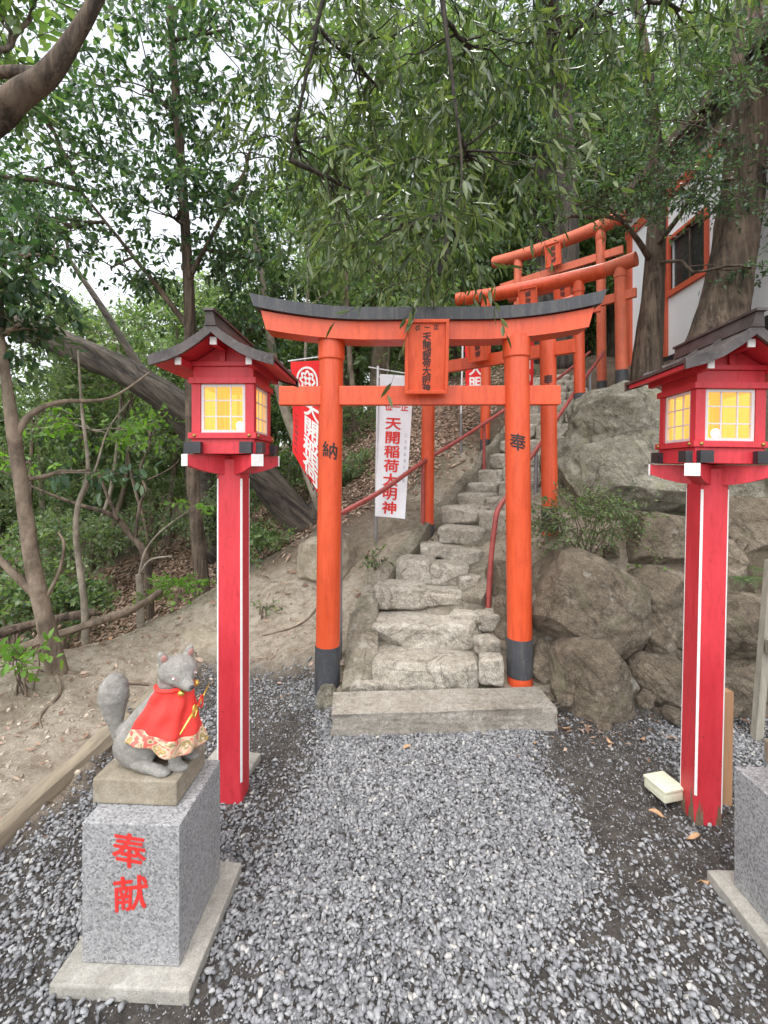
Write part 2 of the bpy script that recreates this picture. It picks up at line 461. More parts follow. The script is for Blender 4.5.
# text ------------------------------------------------------------
def glyph(ch, size, step=None):
    """a character as a flat bmesh centred on 0, in x/y, scaled to size"""
    cu = bpy.data.curves.new('lettering', 'FONT')
    cu.body = ch; cu.size = 1; cu.resolution_u = 3
    o = bpy.data.objects.new('lettering', cu)
    COL.objects.link(o)
    dg = bpy.context.evaluated_depsgraph_get()
    me = bpy.data.meshes.new_from_object(o.evaluated_get(dg))
    bpy.data.objects.remove(o); bpy.data.curves.remove(cu)
    bm = bmesh.new(); bm.from_mesh(me); bpy.data.meshes.remove(me)
    if bm.verts:
        xs = [v.co.x for v in bm.verts]; ys = [v.co.y for v in bm.verts]
        cx, cy = (min(xs) + max(xs)) / 2, (min(ys) + max(ys)) / 2
        for v in bm.verts: v.co = Vector(((v.co.x - cx) * size, (v.co.y - cy) * size, 0))
        if step:
            k = -size
            while k < size:
                bmesh.ops.bisect_plane(bm, geom=list(bm.verts) + list(bm.edges) + list(bm.faces), plane_co=(k, 0, 0), plane_no=(1, 0, 0))
                k += step
    return bm

def write(mb, chars, fn, bold=0.02, step=None, brush=0.0):
    """chars: (char, u, v, size[, sx]); fn maps (u,v) to a 3-D point"""
    for n_, c in enumerate(chars):
        ch, u, v, sz = c[:4]; sx = c[4] if len(c) > 4 else 1.0
        bm = glyph(ch, sz, step)
        bm.verts.index_update()
        e = sz * .02
        fc = [[q.index for q in f.verts] for f in bm.faces]
        offs = [(0, 0)] + ([(1, .3), (-1, -.3), (.3, -1), (-.3, 1)] if bold else [])
        w0 = math.sin(n_ * 2.3 + sz * 40) * brush
        for k, (ox, oy) in enumerate(offs):
            vs = []
            for q in bm.verts:
                x, y = q.co.x, q.co.y
                if brush:
                    y += .16 * brush * 4 * x * .5 + w0 * x
                    x = x * (1 + brush * .6 * y / sz) + brush * .05 * sz * math.sin(y / sz * 7 + n_)
                a1, b1 = u + (x + ox * bold * sz) * sx, v + y + oy * bold * sz
                p = fn(a1, b1)
                nn = (fn(a1 + e, b1) - p).cross(fn(a1, b1 + e) - p).normalized()
                vs.append(p + nn * (.00022 * k))
            mb.add(vs, fc)
        bm.free()

# ------------------------------------------------------------------ terrain
ctl = []
def C(x, y, z): ctl.append((x, y, z))
def CP(px, py, Y):
    p = P(px, py, Y); ctl.append((p.x, p.y, p.z))
for x in (-1.3, -.4, .5, 1.5, 2.6, 3.6):
    for y in (-2, 0, 1.2, 2.2): C(x, y, 0)
for a in [(-1.3, 3.0, .02), (-.9, 3.2, .03), (0, 2.8, .02), (.9, 2.75, .02), (-1.72, 1.8, .11), (-2.3, 2.0, .14), (-1.7, 2.6, .14), (-2.3, 3.0, .22), (-1.6, 3.5, .22),
          (-1.75, 0.5, .08), (-3, 1, .1), (-3.2, 2.4, .15), (-2.75, 3.15, .22), (-1.0, 3.6, .17), (-1.3, 4.2, .38), (-1.65, 4.5, .46), (-.8, 4.4, .55),
          (-.9, 5.2, .85), (-.45, 3.6, .27), (-.25, 4.1, .55), (.05, 4.5, .86), (.30, 4.75, 1.0), (.2, 5.3, 1.2), (.7, 5.5, 1.45), (1.2, 5.85, 1.75), (.6, 6.3, 1.85),
          (0, 6.2, 1.5), (-.7, 6.2, 1.1), (.5, 8, 2.6), (-1, 8, 1.7), (-3.4, 4.0, -.35), (-2.6, 4.6, -.25), (-2.1, 5.6, .0), (-3, 6.2, -.25), (-2.8, 7.6, .25), (-3.8, 6.5, -.3),
          (-1.6, 6.5, .45), (-5, 5, -.9), (-6, 9, -.3), (-4.5, 3, -.3), (-10, 10, -.8), (-9, 3, -1.2), (-4, 12, .8), (0, 12, 3.4), (-10, 20, .5), (-16, 6, -2),
          (1.05, 3.0, .1), (2, 2.9, .08), (3, 2.9, .12), (1.25, 3.35, .42), (1.3, 3.7, .95), (1.9, 3.4, .65), (1.9, 3.9, 1.3), (2.6, 3.4, .65), (2.6, 4.2, 1.55),
          (2.24, 5.2, 2.12), (2.84, 5.5, 2.5), (3.0, 6.3, 2.6), (3.5, 5, 2.55), (4.2, 5, 2.75), (4.2, 6.8, 3.2), (4.6, 3.6, 1.3), (3.8, 3.0, .3),
          (2.06, 7.3, 2.85), (3, 8, 3.3), (5, 8, 3.4), (8, 7, 3.3), (7, 3, 1.5), (4, 13, 4.6), (10, 14, 4.2), (-1, 16, 3.6), (12, 2, 1.5), (14, 20, 5), (3, 24, 5.5), (-18, 22, 0),
          (.30, 3.3, .2), (.24, 3.6, .38), (.45, 3.95, .62), (.8, 4.3, .9), (1.12, 4.7, 1.15), (1.45, 5.2, 1.48), (1.8, 5.65, 1.83), (2.2, 6.05, 2.2), (2.5, 6.7, 2.62)]:
    C(*a)
cp = np.array(ctl)
def _k(d2): return 0.5 * d2 * np.log(d2 + 1e-9)
d2 = ((cp[:, None, :2] - cp[None, :, :2]) ** 2).sum(-1)
n_c = len(cp)
A_ = np.zeros((n_c + 3, n_c + 3))
A_[:n_c, :n_c] = _k(d2) + 0.012 * np.eye(n_c)
A_[:n_c, n_c] = 1; A_[:n_c, n_c + 1:] = cp[:, :2]
A_[n_c:, :n_c] = A_[:n_c, n_c:].T
sol = np.linalg.solve(A_, np.concatenate([cp[:, 2], [0, 0, 0]]))
def sm(a, b, x):
    t = np.clip((x - a) / (b - a), 0, 1)
    return t * t * (3 - 2 * t)
def vnoise(x, y, f, seed=0):
    """cheap smooth value noise in numpy"""
    x = x * f + seed * 17.3; y = y * f + seed * 9.1
    xi = np.floor(x).astype(int); yi = np.floor(y).astype(int)
    fx = x - xi; fy = y - yi
    fx = fx * fx * (3 - 2 * fx); fy = fy * fy * (3 - 2 * fy)
    def h(a, b):
        n = np.sin(a * 127.1 + b * 311.7) * 43758.5453
        return n - np.floor(n)
    return (h(xi, yi) * (1 - fx) + h(xi + 1, yi) * fx) * (1 - fy) + (h(xi, yi + 1) * (1 - fx) + h(xi + 1, yi + 1) * fx) * fy
def gravel_mask(x, y):
    e = 0.12 * (vnoise(x, y, 2.2, 3) - .5)
    left = sm(-1.56, -1.46, x + e)
    back = 1 - sm(2.75, 3.0, y + e * 2 - .55 * (1 - sm(-.6, -.35, x)) - .35 * sm(1.9, 2.6, x))
    return left * back * (1 - sm(4.5, 5, x))
def HH(x, y):
    x = np.atleast_1d(np.asarray(x, float)); y = np.atleast_1d(np.asarray(y, float))
    out = np.empty_like(x)
    for i in range(0, len(x), 20000):
        xx, yy = x[i:i + 20000], y[i:i + 20000]
        cxx, cyy = np.clip(xx, -18, 14), np.clip(yy, -2, 24)
        dd = (cxx[:, None] - cp[None, :, 0]) ** 2 + (cyy[:, None] - cp[None, :, 1]) ** 2
        z = _k(dd) @ sol[:n_c] + sol[n_c] + cxx * sol[n_c + 1] + cyy * sol[n_c + 2]
        g = gravel_mask(xx, yy)
        far = sm(4, 9, np.hypot(xx, yy - 4))
        b = (vnoise(xx, yy, 1.3, 1) - .5) * .16 + (vnoise(xx, yy, 3.4, 2) - .5) * .085 + (vnoise(xx, yy, 8, 4) - .5) * .05 + (vnoise(xx, yy, 19, 5) - .5) * .022 - .06 * sm(.42, .5, vnoise(xx * .7 + .6 * yy, yy * 1.9, 1.1, 12)) * sm(.62, .5, vnoise(xx, yy, .9, 13))
        b = b * (.8 + 1.5 * far)
        out[i:i + 20000] = z * (1 - g) + b * (1 - g) * .9 + g * (0.012 * (vnoise(xx, yy, 3, 6) - .5))
    return out
def H(x, y): return float(HH([x], [y])[0])

xs = np.concatenate([-np.geomspace(90, 5.2, 40), np.arange(-5, 5.01, .04), np.geomspace(5.2, 90, 40)])
ys = np.concatenate([-np.geomspace(60, 1.2, 24), np.arange(-1, 8.5, .04), np.geomspace(8.7, 120, 60)])
X_, Y_ = np.meshgrid(xs, ys)
Z_ = HH(X_.ravel(), Y_.ravel())
nx, ny = len(xs), len(ys)
idx = np.arange(nx * ny).reshape(ny, nx)
q_ = np.stack([idx[:-1, :-1], idx[:-1, 1:], idx[1:, 1:], idx[1:, :-1]], -1).reshape(-1, 4)
# ground material: zones carried by vertex attributes
m, g_, b_, tc_ = newmat('earth_ground')
at = g_.nodes.new('ShaderNodeAttribute'); at.attribute_name = 'zone'
sp_ = g_.nodes.new('ShaderNodeSeparateColor'); g_.links.new(at.outputs['Color'], sp_.inputs[0])
po = tc_.outputs['Object']
a1 = tex(g_, 'Noise', 1.6, po, Detail=8, Roughness=0.65)
a2 = tex(g_, 'Noise', 14, po, Detail=8, Roughness=0.75)
a3 = tex(g_, 'Noise', 90, po, Detail=5, Roughness=0.8)
a4 = tex(g_, 'Voronoi', 60, po)
sand = ramp(g_, [(0.3, (0.29, 0.235, 0.17)), (0.5, (0.45, 0.385, 0.30)), (0.7, (0.58, 0.515, 0.42))], a1.outputs[0])
sand = mixc(g_, 0.85, sand, ramp(g_, [(0.36, (0.58, 0.53, 0.47)), (0.56, (1.1,) * 3)], a2.outputs[0]), 'MULTIPLY')
soil = ramp(g_, [(0.32, (0.035, 0.030, 0.026)), (0.48, (0.085, 0.073, 0.062)), (0.66, (0.18, 0.16, 0.135))], a2.outputs[0])
fl = ramp(g_, [(0.35, (0.07, 0.047, 0.032)), (0.5, (0.15, 0.10, 0.07)), (0.65, (0.24, 0.175, 0.125))], a3.outputs[0])
green = ramp(g_, [(0.35, (0.02, 0.045, 0.015)), (0.65, (0.05, 0.10, 0.03))], a3.outputs[0])
col = mixc(g_, sp_.outputs[0], fl, sand)
col = mixc(g_, sp_.outputs[1], col, soil)
col = mixc(g_, sp_.outputs[2], col, green)
col = mixc(g_, 0.8, col, ramp(g_, [(0.3, (0.7,) * 3), (0.7, (1.2,) * 3)], a3.outputs[0]), 'MULTIPLY')
g_.links.new(col, b_.inputs['Base Color']); b_.inputs['Roughness'].default_value = 0.95
ad = g_.nodes.new('ShaderNodeMath'); ad.operation = 'MULTIPLY_ADD'
g_.links.new(a3.outputs[0], ad.inputs[0]); ad.inputs[1].default_value = .4; g_.links.new(a2.outputs[0], ad.inputs[2])
bump(g_, b_, ad.outputs[0], 1.0, 0.05)
M['ground'] = m
ground = npmesh('ground', np.stack([X_.ravel(), Y_.ravel(), Z_], -1), [q_], M['ground'], smooth=True)
tag(ground, None, kind='structure')
xf, yf = X_.ravel(), Y_.ravel()
gm = gravel_mask(xf, yf)
crest = sm(-.35, .1, Z_ + .1 * vnoise(xf, yf, 3, 8)) * (1 - sm(5.2, 6.6, yf - .5 * np.clip(xf, -1, 3) + vnoise(xf, yf, 1.5, 9))) * sm(-4.2, -3.0, xf + .6 * vnoise(xf, yf, 2, 7)) * (1 - .9 * sm(1.7, 2.3, xf))
grn = sm(.5, .72, vnoise(xf, yf, .7, 11)) * .6 * (1 - crest) * (1 - gm)
att = ground.data.color_attributes.new('zone', 'FLOAT_COLOR', 'POINT')
att.data.foreach_set('color', np.stack([crest, gm, grn, np.ones_like(gm)], -1).astype(np.float32).ravel())

# ------------------------------------------------------------------ gravel (stuff)
def icosa():
    bm = bmesh.new(); bmesh.ops.create_icosphere(bm, subdivisions=1, radius=1)
    bm.verts.index_update()
    v = np.array([tuple(q.co) for q in bm.verts]); f = np.array([[q.index for q in a.verts] for a in bm.faces]); bm.free()
    return v, f
IV, IF = icosa()
def randrot(n, flatk=0.5):
    a = rng.uniform(0, 2 * np.pi, n); tx = rng.normal(0, flatk, n); ty = rng.normal(0, flatk, n)
    ca, sa, cx_, sx_, cy_, sy_ = np.cos(a), np.sin(a), np.cos(tx), np.sin(tx), np.cos(ty), np.sin(ty)
    Rz = np.zeros((n, 3, 3)); Rz[:, 0, 0] = ca; Rz[:, 0, 1] = -sa; Rz[:, 1, 0] = sa; Rz[:, 1, 1] = ca; Rz[:, 2, 2] = 1
    Rx = np.zeros((n, 3, 3)); Rx[:, 0, 0] = 1; Rx[:, 1, 1] = cx_; Rx[:, 1, 2] = -sx_; Rx[:, 2, 1] = sx_; Rx[:, 2, 2] = cx_
    Ry = np.zeros((n, 3, 3)); Ry[:, 1, 1] = 1; Ry[:, 0, 0] = cy_; Ry[:, 0, 2] = sy_; Ry[:, 2, 0] = -sy_; Ry[:, 2, 2] = cy_
    return Rx @ Ry @ Rz
def density(x, y):
    """how thickly the crushed stone covers the black soil"""
    d = 0.62 + 0.9 * (vnoise(x, y, 1.6, 21) - .5) + .6 * (vnoise(x, y, 5, 22) - .5)
    path = sm(-.62, -.25, x) * (1 - sm(.55, .85, x - .12 * (y - 1.3) + .5 * sm(1.8, 1.2, y)))
    d = d * (.80) + path * .9
    dark = .9 * np.exp(-(((x - 1.12) / .36) ** 2 + ((y - 2.3) / .42) ** 2)) + .8 * np.exp(-(((x + .45) / .2) ** 2 + ((y - 2.2) / .5) ** 2)) + .8 * np.exp(-(((x + .55) / .22) ** 2 + ((y - 1.0) / .4) ** 2)) + .5 * np.exp(-(((x + 1.25) / .22) ** 2 + ((y - 2.0) / .3) ** 2))
    return np.clip(d - .80 * dark + .25 * (vnoise(x, y, 11, 23) - .5), 0.05, 1)
def gravelset(n, x0, x1, y0, y1, s0, s1):
    x = rng.uniform(x0, x1, n); y = rng.uniform(y0, y1, n)
    k = (rng.uniform(0, 1, n) < density(x, y) ** 1.3) & (rng.uniform(0, 1, n) < gravel_mask(x, y))
    return x[k], y[k], rng.uniform(s0, s1, k.sum()) * rng.choice([.6, .8, 1, 1, 1.15], k.sum())
parts_ = [gravelset(150000, -1.7, 2.1, .7, 3.6, .0050, .0108), gravelset(32000, 1.2, 3.6, .7, 3.3, .0052, .0108), gravelset(9000, -1.6, 2.4, -1.2, .7, .012, .018)]
gx = np.concatenate([p[0] for p in parts_]); gy = np.concatenate([p[1] for p in parts_]); gs = np.concatenate([p[2] for p in parts_])
hx = rng.uniform(-1.65, 3.2, 60000); hy = rng.uniform(.8, 3.5, 60000); hk = rng.uniform(0, 1, 60000) < gravel_mask(hx, hy)
gx = np.concatenate([gx, hx[hk]]); gy = np.concatenate([gy, hy[hk]]); gs = np.concatenate([gs, rng.uniform(.0015, .0042, hk.sum())])
N = len(gx)
gz = HH(gx, gy) + rng.uniform(.000, .9, N) * gs
base = IV[None] * rng.uniform(.58, 1.32, (N, len(IV), 1))
base = base * (gs[:, None] * np.stack([rng.uniform(1.0, 1.7, N), rng.uniform(.75, 1.1, N), rng.uniform(.45, .75, N)], -1))[:, None, :]
base = np.einsum('nij,nvj->nvi', randrot(N, .45), base)
base += np.stack([gx, gy, gz], -1)[:, None, :]
gf = (IF[None] + (np.arange(N) * len(IV))[:, None, None]).reshape(-1, 3)
gr = npmesh('gravel', base.reshape(-1, 3), [gf], M['gravel'])
tag(gr, 'grey crushed stone covering the open ground before the gate', 'gravel', kind='stuff')
n_ = 15000; cx_ = rng.uniform(-4, 1.2, n_); cy_ = rng.uniform(1.2, 6.5, n_)
k_ = (rng.uniform(0, 1, n_) < (1 - gravel_mask(cx_, cy_)) * (.25 + .75 * (vnoise(cx_, cy_, 2.1, 31) > .55)))
cx_, cy_ = cx_[k_], cy_[k_]; n_ = len(cx_); sz_ = rng.choice([.004, .006, .009, .014], n_, p=[.4, .35, .2, .05]) * rng.uniform(.7, 1.3, n_)
bb = IV[None] * rng.uniform(.6, 1.3, (n_, len(IV), 1)) * (sz_[:, None] * np.stack([rng.uniform(1, 1.6, n_), rng.uniform(.8, 1.2, n_), rng.uniform(.5, .9, n_)], -1))[:, None, :]
bb = np.einsum('nij,nvj->nvi', randrot(n_, .5), bb) + np.stack([cx_, cy_, HH(cx_, cy_)], -1)[:, None, :]
M['clod'] = islandmat('earth_clod', [(0, (0.20, 0.16, 0.11)), (.5, (0.34, 0.29, 0.22)), (1, (0.46, 0.41, 0.33))], .95)
tag(npmesh('clods', bb.reshape(-1, 3), [(IF[None] + (np.arange(n_) * len(IV))[:, None, None]).reshape(-1, 3)], M['clod']), 'small clods and pebbles lying on the sandy bank', 'pebbles', kind='stuff')

# ------------------------------------------------------------------ torii gates
def plaque(parent, c, u, n, w, h, chars, tilt=0.1, matname='vermilion', border=.018):
    """framed name board: c centre, u right, n towards the viewer"""
    z = Vector((0, 0, 1))
    up = (z + n * tilt).normalized()
    nn = u.cross(up).normalized()
    if nn.dot(n) < 0: nn = -nn
    T = Matrix(((u.x, up.x, nn.x, c.x), (u.y, up.y, nn.y, c.y), (u.z, up.z, nn.z, c.z), (0, 0, 0, 1)))
    b = MB(); b.box(-w / 2 + .004, w / 2 - .004, -h / 2 + .004, h / 2 - .004, -.012, .004, T)
    brd = b.build('name_board', M[matname], parent)
    f = MB(); e = border
    for x0, x1, y0, y1 in ((-w / 2, w / 2, h / 2 - e, h / 2), (-w / 2, w / 2, -h / 2, -h / 2 + e), (-w / 2, -w / 2 + e, -h / 2 + e, h / 2 - e), (w / 2 - e, w / 2, -h / 2 + e, h / 2 - e)):
        f.box(x0, x1, y0, y1, -.016, .022, T, bev=.003)
    f.build('board_frame', M[matname], brd)
    t = MB()
    write(t, chars, lambda a, b2: T @ Vector((a, b2, .0065)), .022, None, .3)
    t.build('board_lettering', M['ink'], brd)
    return brd

def pillar_text(parent, ch, axis0, axis1, z, r, size, ang, sx=1):
    """one brushed character wrapped round a pillar; ang = facing direction"""
    def fn(u, v):
        zz = z + v
        k = (zz - axis0.z) / (axis1.z - axis0.z)
        c = axis0.lerp(axis1, k)
        a = ang + u / r
        return Vector((c.x + math.cos(a) * (r + .0022), c.y + math.sin(a) * (r + .0022), zz))
    t = MB(); write(t, [(ch, 0, 0, size, sx)], fn, .016, .006, .3)
    return t.build('pillar_lettering', M['ink'], parent)

# --- the large front gate
g0 = Vector((.225, 3.1, 0))
tor = thing('torii_gate', 'largest vermilion gate with curved black-capped lintel at the foot of the steps', 'torii gate', g0, 'vermilion torii gates over the stone steps')
LB, LT = Vector((-.437, 3.12, -.05)) - g0, Vector((-.405, 3.12, 2.46)) - g0
RB, RT = Vector((.888, 3.08, -.02)) - g0, Vector((.862, 3.08, 2.46)) - g0
rp = .083
for (B, T_, zs, ch, tz, ang) in ((LB, LT, .335, '納', 1.685, R(-84)), (RB, RT, .385, '奉', 1.735, R(-104))):
    mb = MB(); n = 14
    mb.tube([B.lerp(T_, i / n) for i in range(n + 1)], [rp] * (n + 1), 40)
    pl_ = mb.build('pillar', M['vermilion'], tor, smooth=True)
    b0 = .0 if ch == '納' else .125
    mb = MB(); mb.tube([B.lerp(T_, (b0 + .05) / 2.5), B.lerp(T_, (zs + .05) / 2.5)], rp + .004, 40)
    mb.build('base_sleeve', M['black'], pl_, smooth=True)
    mb = MB(); mb.tube([B.lerp(T_, .938), B.lerp(T_, .942), B.lerp(T_, .992)], [rp + .001, rp + .009, rp + .009], 40)
    mb.build('collar', M['vermilion'], pl_, smooth=True)
    pillar_text(pl_, ch, B, T_, tz, rp + (.0), .118, ang, .95)
# lintel
def lintel_section(x, s=1.0):
    k = max(0.0, (abs(x) - .35) / .95)
    return 0.135 * k ** 1.9
def beam(x0, x1, prof, n=36, skew=0.0):
    """curved beam; prof(x) -> (zlo, zhi, ylo, yhi); ends leaning outwards"""
    mb = MB(); vs = []
    for i in range(n + 1):
        x = x0 + (x1 - x0) * i / n
        zl, zh, yl, yh = prof(x)
        e = (x - (x0 + x1) / 2) / ((x1 - x0) / 2) * skew
        vs += [(x, yl, zl), (x, yh, zl), (x + e, yh, zh), (x + e, yl, zh)]
    fs = []
    for i in range(n):
        for k in range(4):
            a = i * 4 + k; b = i * 4 + (k + 1) % 4
            fs.append((a, b, b + 4, a + 4))
    fs += [(3, 2, 1, 0), (n * 4, n * 4 + 1, n * 4 + 2, n * 4 + 3)]
    return mb.add(vs, fs)
beam(-1.06, 1.10, lambda x: (2.425 + .92 * lintel_section(x), 2.548 + lintel_section(x), -.085, .085), skew=.035).build('lintel', M['vermilion'], tor, smooth=True)
cp_ = beam(-1.135, 1.175, lambda x: (2.5495 + lintel_section(x), 2.632 + 1.06 * lintel_section(x), -.115, .115), skew=.03)
cp_.build('lintel_cap', M['black'], tor, smooth=True)
mb = MB(); mb.box(-.985, .935, -.032, .032, 1.995, 2.125, bev=.005)
mb.build('tie_beam', M['vermilion'], tor)
plaque(tor, Vector((.015, -.145, 2.29)), Vector((1, 0, 0)), Vector((0, -1, 0)), .285, .475,
       [('位', -.06, .186, .036), ('一', 0, .188, .036), ('正', .06, .19, .036)] + [(c, .0, .128 - .054 * i, .060, .95) for i, c in enumerate('天開稲荷大明神')], .16, border=.022)
mb = MB(); mb.box(-.03, .06, -.12, -.05, 2.22, 2.36)
mb.build('board_bracket', M['vermilion'], tor)

# --- the round-beamed gates higher up
def small_gate(label, A, B, zk, zn, r, rk, oA, oB, nA, nB, wear, pw, ph, chars, sleeve=.22, text=None, drop=.0, camber=.05):
    o = (A + B) / 2; o.z = min(A.z, B.z)
    t = thing('torii_gate', label, 'torii gate', o, 'vermilion torii gates over the stone steps')
    u = Vector((B.x - A.x, B.y - A.y, 0)); L = u.length; u.normalize()
    nrm = Vector((u.y, -u.x, 0))
    for i, Q in enumerate((A, B)):
        lean = u * (.02 if i == 0 else -.02)
        q0 = Q - o - Vector((0, 0, .12)); q1 = Vector((Q.x - o.x, Q.y - o.y, zk - o.z)) + lean
        mb = MB(); mb.tube([q0.lerp(q1, k / 8) for k in range(9)], [r] * 9, 28)
        p_ = mb.build('pillar', M[wear], t, smooth=True)
        mb = MB(); k = (.12 + sleeve) / (q1.z - q0.z)
        mb.tube([q0.lerp(q1, .02), q0.lerp(q1, k)], r + .004, 28)
        mb.build('base_sleeve', M['black'], p_, smooth=True)
        zt = (zk - rk - .09 - o.z - q0.z) / (q1.z - q0.z)
        mb = MB(); mb.tube([q0.lerp(q1, zt), q0.lerp(q1, zt + .004), q0.lerp(q1, zt + .035)], [r, r + .008, r + .008], 28)
        mb.build('collar', M[wear], p_, smooth=True)
        if text and i == 1:
            pillar_text(p_, text[0], q0, q1, text[1] - o.z, r, text[2], text[3], .9)
    n = 20; pts = []
    for i in range(n + 1):
        s = -oA + (L + oA + oB) * i / n
        k = (2 * i / n - 1)
        pts.append(Vector((A.x, A.y, 0)) + u * s - Vector((o.x, o.y, 0)) + Vector((0, 0, zk - o.z + camber * k * k + drop * i / n)))
    mb = MB(); mb.tube(pts, rk, 28)
    mb.build('lintel', M[wear], t, smooth=True)
    T = Matrix(((u.x, nrm.x, 0, A.x - o.x), (u.y, nrm.y, 0, A.y - o.y), (0, 0, 1, zn - o.z), (0, 0, 0, 1)))
    mb = MB(); mb.box(-nA, L + nB, -.025, .025, -.055, .055, T, bev=.004)
    mb.build('tie_beam', M[wear], t)
    c = (A + B) / 2 - o; c.z = (zk + zn) / 2 - o.z - .01
    plaque(t, c + nrm * (rk + .03), u, nrm, pw, ph, chars, .12, wear if wear != 'faded' else 'vermilion', .014)
    return t
nm = lambda s, k, st: [(c, 0, st - k * 1.08 * i, k * .98, 1.0) for i, c in enumerate(s)]
A2, B2 = P(427, 534, 4.5), P(550, 520, 3.75)
small_gate('second torii gate up the steps, its tie beam seen straight behind the front gate', A2, B2, 2.83, 2.545, .065, .075, .26, .20, .22, .20, 'vermilion', .19, .31, nm('天開稲荷', .055, .09), .10, ('奉', 2.29, .085, R(-110)))
A3, B3 = P(485, 458, 5.85), P(580, 414, 5.3)
small_gate('third torii gate, its long round lintel rising from behind the black cap', A3, B3, 3.80, 3.42, .062, .085, .38, .26, .22, .22, 'vermilion', .22, .30, nm('稲荷神', .07, .075), .24, None, .0, .03)
A4, B4 = P(520, 430, 6.5), P(622, 390, 5.5)
small_gate('fourth torii gate, its black-footed right pillar beside the thin tree at the white wall', A4, B4, 4.06, 3.66, .068, .085, .16, .16, .2, .16, 'faded', .22, .30, nm('稲荷神', .07, .075), .24, None, -.03, .03)
A5, B5 = P(517, 395, 7.4), P(602, 398, 6.5)
small_gate('topmost torii gate with a faded lintel against the dark tree trunks', A5, B5, 5.03, 4.62, .064, .095, .42, .30, .3, .28, 'faded', .24, .34, nm('稲荷神', .08, .085), .24, None, .0, .05)

# ------------------------------------------------------------------ lanterns
def make_lantern(label, loc, rz):
    t = thing('shrine_lantern', label, 'lantern', loc, 'red box lanterns flanking the gate', rz)
    w = .058; z1 = 1.6
    c = .008
    mb = MB()
    oct_ = [(w - c, -w), (w, -w + c), (w, w - c), (w - c, w), (-w + c, w), (-w, w - c), (-w, -w + c), (-w + c, -w)]
    nseg = 16
    vs = [(x, y, -.15 + (z1 + .15) * k / nseg) for k in range(nseg + 1) for x, y in oct_]
    fs = [(k * 8 + i, k * 8 + (i + 1) % 8, (k + 1) * 8 + (i + 1) % 8, (k + 1) * 8 + i) for k in range(nseg) for i in range(8)]
    post = mb.add(vs, fs).build('post', M['red'], t)
    for sx, sy in ((1, 1), (1, -1), (-1, 1), (-1, -1)):
        mb = MB()
        d = Vector((sx, sy, 0)).normalized(); e = Vector((-sy, sx, 0)).normalized()
        cc = Vector((sx * (w - c / 2), sy * (w - c / 2), 0)) + d * .0004
        hw = c * .707 - .0005
        p_ = [cc - e * hw, cc + e * hw, cc + e * hw + d * .0022, cc - e * hw + d * .0022]
        zb = .10 if (sx, sy) != (-1, -1) else .17
        mb.hexa([(q.x, q.y, zb) for q in p_] + [(q.x, q.y, z1 - .09) for q in p_])
        mb.build('corner_strip', M['white'], post)
    # diagonal bracket arms
    for k, a in enumerate((45, 135)):
        T = Matrix.Rotation(R(a), 4, 'Z')
        mb = MB(); L = .225; hw = .026 - .0008 * k
        n = 16; top = 1.618 - .0012 * k; vs = []
        for i in range(n + 1):
            x = -L + 2 * L * i / n
            kx = abs(x) / L
            lo = top - .045 - .045 * (1 - kx ** 2.2)
            for y in (-hw, hw): vs += [(x, y, lo), (x, y, top)]
        fs = []
        for i in range(n):
            a0 = i * 4; b0 = a0 + 4
            fs += [(a0, a0 + 1, b0 + 1, b0), (a0 + 2, b0 + 2, b0 + 3, a0 + 3), (a0 + 1, a0 + 3, b0 + 3, b0 + 1), (a0, b0, b0 + 2, a0 + 2)]
        fs += [(0, 2, 3, 1), (n * 4, n * 4 + 1, n * 4 + 3, n * 4 + 2)]
        mb.add([T @ Vector(v) for v in vs], fs)
        arm = mb.build('bracket_arm', M['red'], t)
        for s in (-1, 1):
            mb = MB(); x0, x1 = sorted((s * (L + .0005), s * (L + .007)))
            mb.box(x0, x1, -hw - .002, hw + .002, top - .050, top + .003, T)
            mb.build('white_end', M['white'], arm)
    # floor frame of four crossing joists with dark metal ends
    b = .14
    mb = MB(); mb.box(-b, b, -b, b, 1.622, 1.69, bev=.003)
    fl_ = mb.build('floor_box', M['red'], t)
    for s in (-1, 1):
        for ax in (0, 1):
            mb = MB(); caps = []
            q = s * (b - .028)
            hh = .0235 + .001 * ax
            for e in (-1, 1):
                mc = MB(); caps.append(mc)
                lo, hi = sorted((e * (b + .001), e * (b + .03)))
                l2, h2 = sorted((e * (b + .0305), e * (b + .036)))
                for m_, l_, h_, g in ((mb, lo, hi, 0), (mc, l2, h2, .003)):
                    if ax == 0: m_.box(q - hh - g, q + hh + g, l_, h_, 1.627 - g, 1.672 + g)
                    else: m_.box(l_, h_, q - hh - g, q + hh + g, 1.628 - g, 1.671 + g)
                l3, h3 = sorted((e * (b + .008), e * (b + .0302)))
                if ax == 0: mc.box(q - hh - .0025, q + hh + .0025, l3, h3, 1.6245, 1.6745)
                else: mc.box(l3, h3, q - hh - .0025, q + hh + .0025, 1.6255, 1.6735)
            j = mb.build('joist', M['red'], t)
            for mc in caps: mc.build('joist_end_cap', M['cap'], j)
    # rails, corner posts
    for z0, z_1, e in ((1.690, 1.716, .012), (1.935, 1.962, .010)):
        mb = MB()
        mb.box(-b - e, b + e, -b - e, -b + .02, z0, z_1, bev=.002); mb.box(-b - e, b + e, b - .02, b + e, z0, z_1, bev=.002)
        mb.box(-b - e, -b + .02, -b + .0205, b - .0205, z0 + .0005, z_1 - .0005); mb.box(b - .02, b + e, -b + .0205, b - .0205, z0 + .0005, z_1 - .0005)
        mb.build('rail_frame', M['red'], t)
    for sx in (-1, 1):
        for sy in (-1, 1):
            mb = MB(); x0, x1 = sorted((sx * b, sx * (b - .04))); y0, y1 = sorted((sy * b, sy * (b - .04)))
            mb.box(x0, x1, y0, y1, 1.7165, 1.9345, bev=.003)
            mb.build('corner_post', M['red'], t)
